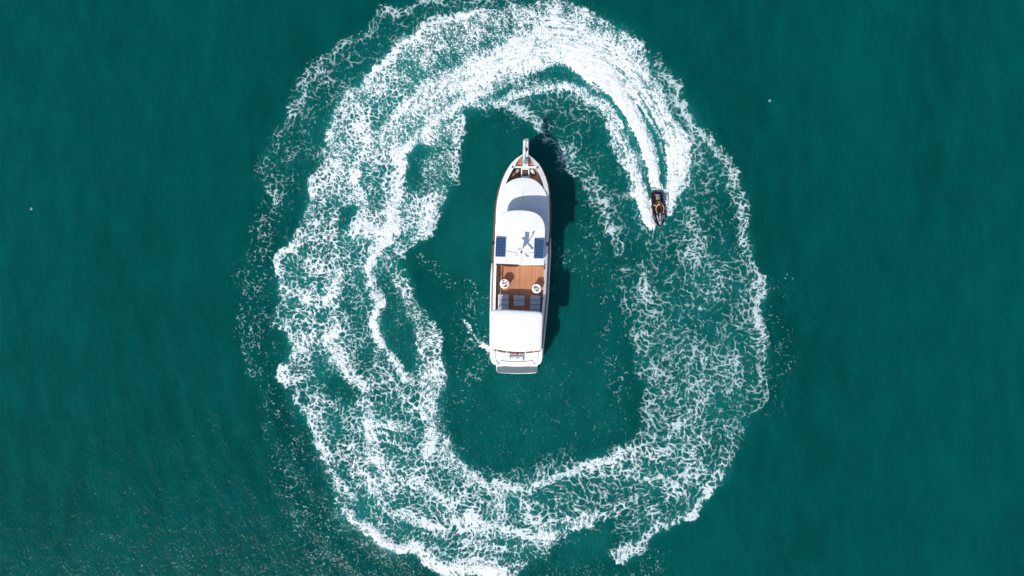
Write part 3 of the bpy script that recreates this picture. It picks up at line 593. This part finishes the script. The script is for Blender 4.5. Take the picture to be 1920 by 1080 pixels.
# seams and leads on the roof
for pts in ([(948.6,471),(956,472),(965,473.4),(972,473.6)], [(984,474),(992,474.6),(1000.6,474.2)], [(978,478),(978.2,496.6)]):
    MB().tube([W(x, y, 4.872) for x, y in pts], .018, 5).build('cable', mat('grey_cable', (.45, .45, .45), .6), yacht)
for (x, y, a) in ((969,479,.8),(986,478.4,-.7),(989,480.8,-.2),(973,468.5,.1)):
    p = W(x, y, 4.9); MB().box(p, (.22, .05, .06), a).build('roof_fitting', M['steel'], yacht, bevel=.01)
# solar panels
def panel(q):
    z = 4.93; c = [W(x, y, z) for x, y in q]; n = (c[1]-c[0]).cross(c[3]-c[0]); up = Vector((0, 0, .035))
    o = MB().add([p-up*2 for p in c]+[p-up*.4 for p in c], [(0, 1, 2, 3), (4, 7, 6, 5), (0, 4, 5, 1), (1, 5, 6, 2), (2, 6, 7, 3), (3, 7, 4, 0)]).build('solar_panel', M['grid'], yacht)
    mb = MB(); A_, B_ = 6, 12
    for i in range(A_):
        for j in range(B_):
            g = .09; k = []
            for (s_, t_) in ((i+g, j+g), (i+1-g, j+g), (i+1-g, j+1-g), (i+g, j+1-g)):
                s2 = .03+.94*s_/A_; t2 = .02+.96*t_/B_
                k.append((c[0]*(1-s2)+c[1]*s2)*(1-t2)+(c[3]*(1-s2)+c[2]*s2)*t2)
            mb.add([p-up*.4 for p in k]+[p for p in k], [(4, 7, 6, 5), (0, 4, 5, 1), (1, 5, 6, 2), (2, 6, 7, 3), (3, 7, 4, 0)])
    ce = mb.build('solar_cells', M['bluecell'], o); ce['kind'] = 'stuff'
panel([(929.8,444.4),(948.5,445),(946.8,482),(928.3,481.3)]); panel([(1002,447.2),(1020.8,447.8),(1019,485),(1000.7,484.6)])
# signal mast: white post, plate, cross arms; black feet
mk = MB(); f1 = W(977.4, 469.4, 4.87); f2 = W(977, 473.6, 4.87)
mk.lathe((f1.x, f1.y, f1.z), [(.075, 0), (.075, .10), (.03, .12)], 12); mk.lathe((f2.x, f2.y, f2.z), [(.075, 0), (.075, .08), (.03, .1)], 12); mk.build('mast_foot', M['black'], yacht, 40)
# each point: (where its shadow falls on the roof, height above the roof)
def sh(x, y, h):
    k = math.cos(R(ELEV))/math.sin(R(ELEV))*h; u = Vector((SUN.x, SUN.y, 0)).normalized()
    p = W(x, y, 4.87); q = p+u*k; q.z = 4.87+h; return q
mast = MB().tube([sh(978,468,.02), sh(982,461,.4), sh(985,456,.62)], .06, 8).build('mast', M['white'], yacht, 60)
def plate(pts, name, t=.03):
    P4 = [sh(*p) for p in pts]; n = (P4[1]-P4[0]).cross(P4[2]-P4[0]).normalized()*t; k = len(P4)
    MB().add([p+n for p in P4]+[p-n for p in P4], [tuple(range(k)), tuple(range(k, 2*k))[::-1]]+[(i, k+i, k+(i+1) % k, (i+1) % k) for i in range(k)]).build(name, M['white'], mast)
plate([(981,463,.3),(986,460,.4),(991,454,.7),(992.2,436,1.55),(984.8,434.6,1.6),(984,446,1.0),(982,454,.65)], 'mast_plate')
MB().tube([sh(990,455,.66), sh(996,445,1.1), sh(999.5,438.5,1.4)], .035, 6).build('antenna', M['white'], mast)
plate([(997.6,440,1.36),(999.6,440.5,1.36),(1003.6,432.4,1.72),(1002,433.8,1.66),(999,434.6,1.6),(997.4,437,1.46)], 'antenna_dish', .02)
plate([(985.5,452,.74),(990,455,.62),(1000,466,.1),(998,469,.03),(995,464,.18)], 'mast_brace', .03)
plate([(977.5,446,1.0),(984,444.5,1.05),(984,449.5,.88),(979,449,.86),(980,447.5,.95)], 'signal_lamp', .03)
# navigation lights on either roof edge
for (x, y) in ((924.8,455.5),(1026.4,457.3)):
    p = W(x, y, 4.55); o = MB().box(p, (.22, .32, .22)).build('navigation_light', M['black'], yacht, bevel=.03)
    s_ = 1 if x < 960 else -1
    MB().box(p+Vector((s_*.2, 0, .02)), (.22, .08, .08)).build('bracket', M['steel'], o)
# coaming rail on the left, posts, right-hand teak margin
MB().tube([W(938.2, 497, 2.66), W(937.6, 520, 2.66), W(936.8, 540, 2.66), W(935.4, 551, 2.62)], .055, 8).build('coaming_rail', M['dark_wood'], yacht, 60)
for (x, y) in ((938.1,499),(937.5,516),(937.1,533),(935.6,549)):
    p = W(x, y, 2.5); MB().tube([(p.x, p.y, 2.32), (p.x, p.y, 2.65)], .03, 6).build('rail_post', M['dark_wood'], yacht)
for y in (497.5, 503, 530, 560):
    l, r = prof(y); x = r-gw(y)-.2; p = W(x, y, 2.7); MB().box((p.x-.02, p.y, 2.72), (.1, .2, .3)).build('rail_chock', M['dark_wood'], yacht, bevel=.02)
MB().tube(smooth_line([tuple(W(x, y, 2.37)) for x, y in ((934.5,505),(933.2,520),(935,535),(932.8,550),(933.6,565),(932.4,580))], 5), .035, 6).build('rope', M['rope'], yacht, 60)
# stern canopy on four posts
cano = smooth_line([(919.6,600),(920,588),(922.4,582.4),(928,580.6),(950,580.6),(972,581.6),(995,583),(1009,584.2),(1014.8,585.6),(1017.6,590),(1017.8,600),(1016.6,630),(1015.6,650),(1013.6,656),(1004,657.6),(985,659.2),(968,659.4),(950,658),(934,655.4),(922.6,653),(919.6,648),(919.4,625)], 3)
def canopy():
    cx, cy = 968.6, 619; rs = []; fr = (1.0, 1.0, .985, .93, .8, .6, .35, .1); zz = (4.16, 4.26, 4.32, 4.36, 4.40, 4.43, 4.45, 4.46)
    for f, z in zip(fr, zz): rs.append([W(cx+(x-cx)*f, cy+(y-cy)*f, z-.012*math.sin(y*.32)*(f > .2)) for x, y in cano])
    low = [[W(cx+(x-cx)*f, cy+(y-cy)*f, z) for x, y in cano] for f, z in ((.3, 4.3), (.9, 4.28), (.985, 4.17))]
    return MB().rings(low+rs, cap=True).build('stern_canopy', M['canvas'], yacht, 60)
can = canopy()
for (x, y) in ((926,588),(1012,591),(925,648),(1011,651)):
    p = W(x, y, 4.5); MB().tube([(p.x, p.y, 2.3), (p.x, p.y, 4.27)], .035, 8).build('canopy_post', M['steel'], can)
# stern: curved white coaming, brown rail with white stanchions, swim platform
sto = smooth_line([(919.8,650),(919.6,668),(920.4,676),(923.6,681.6),(930,684.2),(948,686.4),(968.7,687.6),(990,686.6),(1005,685.2),(1011.6,683),(1015.6,677),(1016.6,668),(1016.8,652),(1013,658),(1000,660.5),(985,662),(968,662.4),(950,661.4),(935,659),(925,656.4)], 3)
MB().prism([(W(x, y, 2.75).x, W(x, y, 2.75).y) for x, y in sto], 2.0, 2.78).build('stern_coaming', M['white'], yacht, 40, bevel=.04)
rl = smooth_line([(927,656.4),(940,658.6),(955,660.4),(970,661),(985,660.6),(1000,659.6),(1013,657.4)], 5)
MB().rings([[W(x, y-1.9, 2.95) for x, y in rl], [W(x, y+1.5, 2.95) for x, y in rl], [W(x, y+1.5, 2.86) for x, y in rl], [W(x, y-1.9, 2.86) for x, y in rl], [W(x, y-1.9, 2.95) for x, y in rl]], closed=False).build('stern_rail', M['rail_wood'], yacht)
for (x, y) in ((932,657.4),(950.5,660),(985,660.6),(1002,659.2)):
    p = W(x, y, 2.9); MB().box((p.x, p.y, 2.88), (.09, .2, .26)).build('rail_stanchion', M['white'], yacht, bevel=.02)
# comb shaped rod holder with a red float, folded over the coaming
rh = MB()
for k in range(7):
    x = 956+k*3.6; p = W(x, 667+.5*math.sin(k*2), 2.95); q = W(x+.7, 672+1.5*math.cos(k*1.7), 2.84); rh.tube([p, q], .03, 5)
rh.tube([W(954.5, 667.4, 2.97), W(968, 665.8, 3.0), W(980.5, 667, 2.97), W(981, 676, 2.84)], .055, 6)
rod = rh.build('rod_holder', M['steel'], yacht, 60)
p = W(970, 663.6, 3.02); MB().lathe((p.x, p.y, p.z), [(.03, -.06), (.08, -.02), (.085, .02), (.04, .06)], 12).build('float', M['red'], rod, 60)
plo = [(930,684),(931,696),(933,698.6),(940,699.6),(968,701),(996,700.4),(1005,699.4),(1007.4,697),(1008,685),(990,687.6),(968,688.6),(945,687.4)]
MB().prism([(W(x, y, .55).x, W(x, y, .55).y) for x, y in plo], .40, .52).build('swim_platform', M['white'], yacht, bevel=.02)
gr_ = MB()
for k in range(44):
    x = 932.4+k*1.72; t = (x-930)/78; yb = 698.2+1.6*math.sin(t*math.pi)-.8*(t < .04 or t > .97); yt = 687.2+1.4*math.sin(t*math.pi)
    a, b_ = W(x, yt, .55), W(x, yb, .55); gr_.box(((a.x+b_.x)/2, (a.y+b_.y)/2, .535), (.072, abs(a.y-b_.y), .03))
gr_.build('grating', M['grate'], yacht)['kind'] = 'stuff'
# the row of small brown marks across the transom
tm = MB()
random.seed(8)
for x in list(np.linspace(942, 956, 6))+list(np.linspace(961, 994, 13)):
    p = W(x, 687.4+1.0*math.sin((x-930)/78*math.pi), 1.9); tm.box((p.x, p.y-.03, 1.6+.05*random.random()), (.09+.04*random.random(), .03, .2))
tm.build('transom_mark', M['mahogany'], yacht)['kind'] = 'stuff'
# bow pulpit with anchor gear
MB().prism([(W(x, y, 2.95).x, W(x, y, 2.95).y) for x, y in ((981.6,262),(983,260.4),(989.6,260.4),(991.2,262),(991,285),(990.4,313),(979.4,313),(980.6,285))], 2.90, 3.02).build('bow_pulpit', M['white'], yacht, bevel=.02)
MB().box(W(985.6, 262.6, 3.03), (.36, .06, .05)).build('bow_roller', M['black'], yacht, bevel=.01)
MB().box(W(986.6, 280.6, 3.06), (.16, .32, .1)).build('anchor_shank', M['dark_wood'], yacht, bevel=.02)
MB().tube([W(985.6, 265, 3.05), W(985.9, 278, 3.06), W(985.2, 300, 3.05)], .035, 6).build('anchor_chain', M['steel'], yacht)
for s_ in (-1, 1):
    r_ = MB().tube([W(985.6+s_*4.6, 262.5, 3.5), W(985.2+s_*4.8, 275, 3.5), W(985+s_*5.2, 296, 3.45), W(984.6+s_*5.3, 311, 3.3)], .022, 6).build('pulpit_rail', M['steel'], yacht, 60)
    for y, z in ((263, 3.5), (279, 3.49), (296, 3.45), (310, 3.3)):
        p = W(985+s_*4.9, y, z); MB().tube([(p.x, p.y, 3.0), (p.x, p.y, z)], .02, 6).build('stanchion', M['steel'], r_)
p = W(985.6, 303.5, 3.02); wl_ = MB().lathe((p.x, p.y, 3.0), [(.22, 0), (.22, .12), (.15, .16), (.15, .26), (.20, .29), (.20, .34), (.05, .36)], 18).build('windlass', mat('sea_green_paint', (.16, .30, .28), .4), yacht, 50)
MB().box(p+Vector((-.18, -.22, .1)), (.2, .28, .2), .5).build('windlass_motor', M['white'], wl_, bevel=.02)
# deck hatch
hc = [(978,316.8),(991.6,316.8),(991.6,331.2),(978,331.2)]
hp = [W(x, y, 2.5) for x, y in hc]; c = sum(hp, Vector())/4
fr_ = MB()
for i in range(4):
    a, b_ = hp[i], hp[(i+1) % 4]; m_ = (a+b_)/2; d = b_-a; fr_.box((m_.x, m_.y, 2.33), (abs(d.x)+.1 if abs(d.x) > abs(d.y) else .1, abs(d.y)-.1 if abs(d.y) > abs(d.x) else .1, .34))
ht = fr_.build('hatch', M['white'], yacht, bevel=.015)
MB().box((c.x, c.y, 2.34), ((hp[1]-hp[0]).length-.08, (hp[2]-hp[1]).length-.08, .26)).build('hatch_cover', mat('smoked_pane', (.10, .06, .05), .15), ht)
for (x, y) in ((960.8,314),(1007,315.5)):
    p = W(x, y, 2.85); MB().lathe((p.x, p.y, sheer(315)+.03), [(.06, 0), (.06, .12), (.09, .13), (.09, .17)], 10).build('bollard', M['steel'], yacht, 60)
# ---------------------------------------------------------------- loose things on the yacht
p = W(970.2, 320.6, 2.5); bn = empty('bean_bag', (p.x, p.y, 2.14)); tag(bn, 'round black bean bag with white straps on the foredeck beside the hatch', 'bean bag')
MB().lathe((p.x, p.y, 2.14), [(.22, 0), (.31, .08), (.33, .2), (.29, .34), (.16, .42), (.04, .43)], 26).build('bag', M['black'], bn, 60)
for (dx, dy, a, l) in ((-.06, .03, .9, .3), (.06, -.02, .9, .3), (.0, .0, -.5, .18)):
    MB().box((p.x+dx, p.y+dy, 2.58), (l, .05, .03), a).build('strap', M['white'], bn, bevel=.01)
p = W(998.6, 322, 2.4); dbx = empty('deck_cushion', (p.x, p.y, 2.14)); tag(dbx, 'small white rectangular cushion on a black mat on the foredeck', 'cushion')
MB().box((p.x+.02, p.y+.02, 2.17), (.5, .72, .06), R(28)).build('mat', M['black'], dbx, bevel=.02)
MB().box((p.x, p.y, 2.27), (.27, .5, .14), R(28)).build('pad', mat('pale_grey_vinyl', (.60, .62, .64), .6, noise=(7, .1)), dbx, bevel=.04, seg=3)
def drum(x, y, label, seed):
    p = W(x, y, 3.0); t = empty('drum_table', (p.x, p.y, 2.32)); tag(t, label, 'table', 'round drum tables on the aft deck')
    MB().lathe((p.x, p.y, 2.32), [(.36, 0), (.40, .03), (.40, .66), (.37, .69)], 32).build('drum', M['white'], t, 40)
    MB().lathe((p.x, p.y, 3.01), [(.405, -.03), (.42, 0), (.42, .025), (.40, .04), (.34, .04)], 32).build('rim', M['white'], t, 40)
    random.seed(seed)
    for k in range(11):
        a = k*2.4+random.uniform(-.4, .4); r = random.uniform(.06, .30); MB().box((p.x+r*math.cos(a), p.y+r*math.sin(a), 3.06), (random.uniform(.1, .26), random.uniform(.04, .08), .03), random.uniform(-.4, 1.2)).build('inlay', M['black'] if k % 4 else M['rope'], t)
drum(945.8, 532, 'round white drum table near the left rail of the aft deck', 3)
drum(1006, 541.2, 'round white drum table near the right rail of the aft deck', 12)
def lounge(x0, x1, y0, y1, name, label, segs, z=.42, group=None, white=False):
    a = W(x0, y0, 2.74); b_ = W(x1, y1, 2.74); cx, cy = (a.x+b_.x)/2, (a.y+b_.y)/2; w, l = abs(b_.x-a.x), abs(a.y-b_.y)
    t = empty(name, (cx, cy, 2.32), AXT*-0); tag(t, label, 'lounger' if 'lounger' in name else 'ottoman', group)
    rz = -.03
    MB().box((cx, cy, 2.32+z*.5-.06), (w-.04, l-.04, z-.2), rz).build('base', M['grey'], t, bevel=.03)
    for k in range(segs):
        yy = cy+l/2-(k+.5)*l/segs; MB().box((cx+math.sin(rz)*(cy-yy), yy, 2.32+z-.06), (w, l/segs-.025, .14), rz).build('cushion', M['grey'], t, bevel=.035, seg=3)
    for sx in (-1, 1):
        for sy in (-1, 1): MB().tube([(cx+sx*(w/2-.12), cy+sy*(l/2-.12), 2.32), (cx+sx*(w/2-.12), cy+sy*(l/2-.12), 2.42)], .03, 8).build('leg', M['black'], t)
    if white: MB().box((cx-w/2-.06, cy, 2.32+z-.04), (.12, l, .2), rz).build('side_board', M['white'], t, bevel=.04)
lounge(936.6, 953.8, 551.4, 592, 'sun_lounger', 'grey sun lounger with a white side board, left one by the canopy', 4, group='grey loungers on the aft deck', white=True)
lounge(993.6, 1013, 553.6, 598, 'sun_lounger', 'long grey sun lounger by the right rail, partly under the canopy', 5, group='grey loungers on the aft deck')
lounge(963, 983.6, 553.4, 573.6, 'ottoman', 'square grey padded ottoman between the two sun loungers', 2)

# ---------------------------------------------------------------- the jet ski and its rider
SK = W(1233.6, 392.6, .35); SKR = math.atan2(-64.2, 4.8)-math.pi/2
ski = empty('jet_ski', (SK.x, SK.y, .05), SKR); tag(ski, 'black and silver jet ski speeding at the end of the wake', 'jet ski')
MS = Matrix.Translation((SK.x, SK.y, .10)) @ Matrix.Rotation(SKR, 4, 'Z') @ Matrix.Rotation(R(5), 4, 'X')
def T(x, y, z): return MS @ Vector((x, y, z))
class KB(MB):
    def build(s, *a, **k):
        s.v = [tuple(MS @ Vector(v)) for v in s.v]; return MB.build(s, *a, **k)
M['skib'] = mat('black_gloss', (.010, .010, .013), .16, coat=.6, noise=(5, .3))
M['skis'] = mat('silver_gloss', (.42, .40, .47), .22, coat=.5, metal=.35)
M['maroon'] = mat('maroon_gloss', (.05, .010, .022), .2, coat=.5)
M['tan'] = mat('tan_vinyl', (.34, .27, .15), .7, noise=(12, .25))
M['skin'] = mat('orange_skin', (.52, .22, .11), .5, noise=(9, .15))  # orange-brown is the skin's own tone
M['hair'] = mat('dark_hair', (.018, .012, .010), .6, noise=(40, .4))
M['cloth'] = mat('black_swim_shorts', (.015, .015, .02), .8)
st = [(-1.6, .47, .40), (-1.55, .52, .42), (-1.2, .55, .44), (-.6, .56, .46), (0, .56, .50), (.5, .56, .58), (.9, .54, .64), (1.2, .47, .66), (1.42, .35, .64), (1.55, .22, .61), (1.63, .08, .58)]
rs = []
for y, w, z in st: rs.append([(-w*.55, y, -.12+max(0, y-.6)*.25), (-w*.95, y, .08+max(0, y-.6)*.22), (-w, y, z*.72), (-w*.92, y, z*.86), (w*.92, y, z*.86), (w, y, z*.72), (w*.95, y, .08+max(0, y-.6)*.22), (w*.55, y, -.12+max(0, y-.6)*.25)])
KB().rings(rs, cap=True).build('hull', M['skib'], ski, 40, bevel=.02)
rs = []
for y, w, z in ((-.25, .20, .72), (.05, .24, .86), (.35, .29, .94), (.65, .33, .90), (.95, .33, .80), (1.2, .28, .72), (1.45, .18, .64)):
    rs.append([(-w, y, z-.34), (-w*.94, y, z-.10), (-w*.6, y, z), (0, y, z+.03), (w*.6, y, z), (w*.94, y, z-.10), (w, y, z-.34)])
KB().rings(rs, closed=False).build('hood', M['skib'], ski, 50)
for s_ in (-1, 1):
    KB().add([(s_*.31, .70, .845), (s_*.25, .68, .90), (s_*.13, 1.22, .735), (s_*.17, 1.22, .725), (s_*.24, 1.0, .785)], [(0, 1, 2, 3, 4)]).build('silver_flash', M['skis'], ski)
    KB().box((s_*.44, .82, .56), (.06, .42, .05), s_*.16).build('bumper', M['skis'], ski, bevel=.02)
    KB().box((s_*.40, -.45, .435), (.22, 1.3, .03)).build('footwell_mat', M['black'], ski, bevel=.01)
    KB().rings([[(s_*.30+.05*math.cos(t), .62+.08*math.sin(t), .96+q) for t in np.linspace(0, 5.8, 10)] for q in (0, .07)], cap=True).build('mirror', M['skib'], ski)
KB().add([(-.09, .74, .935), (.09, .74, .935), (.06, 1.08, .81), (.0, 1.18, .775), (-.06, 1.08, .81)], [(0, 1, 2, 3, 4)]).build('hood_stripe', M['skis'], ski)
KB().add([(-.10, 1.22, .755), (.10, 1.22, .755), (.07, 1.54, .655), (-.07, 1.54, .655)], [(0, 1, 2, 3)]).build('nose_plate', M['skis'], ski)
rs = []
for y, w, z in ((-1.22, .17, .74), (-1.1, .20, .80), (-.72, .20, .80), (-.55, .18, .74), (-.2, .16, .74), (.02, .13, .80)):
    rs.append([(-w*1.25, y, .42), (-w*1.1, y, z-.1), (-w*.8, y, z), (0, y, z+.015), (w*.8, y, z), (w*1.1, y, z-.1), (w*1.25, y, .42)])
KB().rings(rs, closed=False).build('seat', M['black'], ski, 60)
KB().rings([[(-w*.95, y, z-.02), (-w*.8, y, z+.02), (0, y, z+.035), (w*.8, y, z+.02), (w*.95, y, z-.02)] for y, w, z in ((-1.2, .16, .745), (-1.08, .20, .805), (-.74, .20, .805))], closed=False).build('seat_pad', M['tan'], ski, 60)
KB().box((0, -1.42, .44), (.86, .34, .03)).build('boarding_deck', M['maroon'], ski, bevel=.01)
KB().tube([(-.2, -1.26, .5), (-.2, -1.26, .72), (.2, -1.26, .72), (.2, -1.26, .5)], .025, 6).build('grab_rail', M['skis'], ski, 60)
KB().tube([(-.40, .50, 1.00), (-.15, .56, 1.02), (0, .58, 1.02), (.15, .56, 1.02), (.40, .50, 1.00)], .022, 8).build('handlebar', M['black'], ski, 60)
KB().box((0, .60, .99), (.18, .2, .1)).build('instrument_pod', M['skis'], ski, bevel=.03)
# rider: one skinned body, leaning forward over the bars
def person():
    root = empty('person', (SK.x, SK.y, .05), SKR); tag(root, 'bare-shouldered rider in black shorts leaning forward on the jet ski', 'person')
    V = []; E = []; Rr = []
    def v(p, r, par=None):
        V.append(T(*p)); Rr.append(r); i = len(V)-1
        if par is not None: E.append((par, i))
        return i
    pel = v((0, -.62, .90), (.155, .12)); ab = v((0, -.50, 1.05), (.14, .10), pel); ch = v((0, -.34, 1.22), (.165, .115), ab); up = v((0, -.22, 1.33), (.15, .09), ch)
    nk = v((0, -.12, 1.40), (.058, .058), up); hb = v((0, -.05, 1.46), (.07, .07), nk); hd = v((0, .0, 1.53), (.085, .10), hb); ht_ = v((0, .02, 1.62), (.06, .07), hd)
    for s_ in (-1, 1):
        sh_ = v((s_*.19, -.22, 1.30), (.075, .07), up); el = v((s_*.37, .05, 1.12), (.046, .046), sh_); fo = v((s_*.36, .24, 1.08), (.042, .042), el); wr = v((s_*.31, .42, 1.055), (.03, .026), fo)
        pa = v((s_*.30, .47, 1.05), (.042, .02), wr)
        for k, (dx, ln) in enumerate(((-.032, .9), (-.011, 1.), (.011, .95), (.032, .78))):
            a = v((s_*.30+dx, .515, 1.052), (.0095, .0095), pa); b_ = v((s_*.30+dx, .515+.035*ln, 1.03), (.009, .009), a); v((s_*.30+dx, .515+.03*ln, .995), (.008, .008), b_)
        a = v((s_*.30-s_*.05, .475, 1.03), (.011, .011), pa); v((s_*.30-s_*.06, .505, .995), (.009, .009), a)
        hp_ = v((s_*.11, -.58, .87), (.105, .10), pel); kn = v((s_*.36, -.20, .80), (.068, .068), hp_); cf = v((s_*.40, -.36, .62), (.058, .058), kn); an = v((s_*.40, -.50, .48), (.036, .036), cf)
        he = v((s_*.40, -.46, .455), (.04, .03), an); v((s_*.41, -.30, .45), (.035, .02), he)
    me = bpy.data.meshes.new('body'); me.from_pydata(V, E, []); o = link('body', me, M['skin'], root)
    sk = o.modifiers.new('skin', 'SKIN'); sk.use_smooth_shade = True
    for i, r in enumerate(Rr): me.skin_vertices[0].data[i].radius = r
    me.skin_vertices[0].data[0].use_root = True
    ss = o.modifiers.new('sub', 'SUBSURF'); ss.levels = 2; ss.render_levels = 2
    # hair cap, ears, nose, sunglasses
    mb = KB(); hc_ = Vector((0, .0, 1.555))
    rs_ = []
    for i in range(9):
        a = i/8*2.0; rs_.append([(hc_.x+.098*math.sin(a+.02)*math.cos(t)*(1+.05*math.sin(5*t)), hc_.y-.01+.118*math.sin(a+.02)*math.sin(t)-.03*(i/8)*(math.sin(t) > .3), hc_.z+.118*math.cos(a)) for t in np.linspace(0, 2*math.pi, 18, endpoint=False)])
    mb.rings(rs_, cap=True).build('hair', M['hair'], root, 60)
    KB().rings([[(-.012, .105, 1.535), (.012, .105, 1.535), (0, .105, 1.555)], [(-.018, .125, 1.505), (.018, .125, 1.505), (0, .135, 1.512)]], cap=True).build('nose', M['skin'], root)
    for s_ in (-1, 1):
        KB().box((s_*.038, .112, 1.545), (.055, .012, .035)).build('sunglass_lens', M['glass'], root, bevel=.004)
        KB().box((s_*.097, .0, 1.535), (.018, .04, .06)).build('ear', M['skin'], root, bevel=.006)
    KB().box((0, .112, 1.475), (.05, .01, .014)).build('mouth', mat('lips', (.36, .10, .08), .5), root, bevel=.003)
    # shorts: hips and thighs
    mb = KB(); rs_ = []
    for (y, z, rx, rz) in ((-.49, 1.06, .165, .12), (-.58, .97, .178, .14), (-.66, .88, .185, .145), (-.72, .82, .15, .1)):
        rs_.append([(rx*math.cos(t), y+.6*rz*math.sin(t), z+.8*rz*math.sin(t)) for t in np.linspace(0, 2*math.pi, 16, endpoint=False)])
    mb.rings(rs_, cap=True)
    for s_ in (-1, 1): mb.tube([(s_*.10, -.62, .88), (s_*.19, -.46, .85), (s_*.29, -.30, .82)], [.135, .118, .098], 12)
    mb.build('shorts', M['cloth'], root, 60)
    return root
person()

# ---------------------------------------------------------------- two pale floating blobs in the open water
M['jelly'] = mat('pale_jelly', (.10, .25, .23), .4)
for (x, y, lab) in ((1443.5, 188.5, 'small pale round jellyfish in the open water right of the foam'), (58.6, 391, 'small pale round jellyfish in the open water far left of the foam')):
    p = W(x, y, 0); z = float(swell(np.array([p.x]), np.array([p.y]))[0])
    j = empty('jellyfish', (p.x, p.y, z)); tag(j, lab, 'jellyfish', 'jellyfish at the surface')
    MB().lathe((p.x, p.y, z-.03), [(.15, 0), (.155, .03), (.12, .07), (.06, .09), (.01, .095)], 18).build('bell', M['jelly'], j, 60)
    for k in range(4):
        a = k*1.57+.4; MB().tube([(p.x+.06*math.cos(a), p.y+.06*math.sin(a), z), (p.x+.09*math.cos(a+.3), p.y+.09*math.sin(a+.3), z-.2), (p.x+.08*math.cos(a), p.y+.08*math.sin(a), z-.4)], [.015, .012, .004], 5).build('tentacle', M['jelly'], j)
print('done')
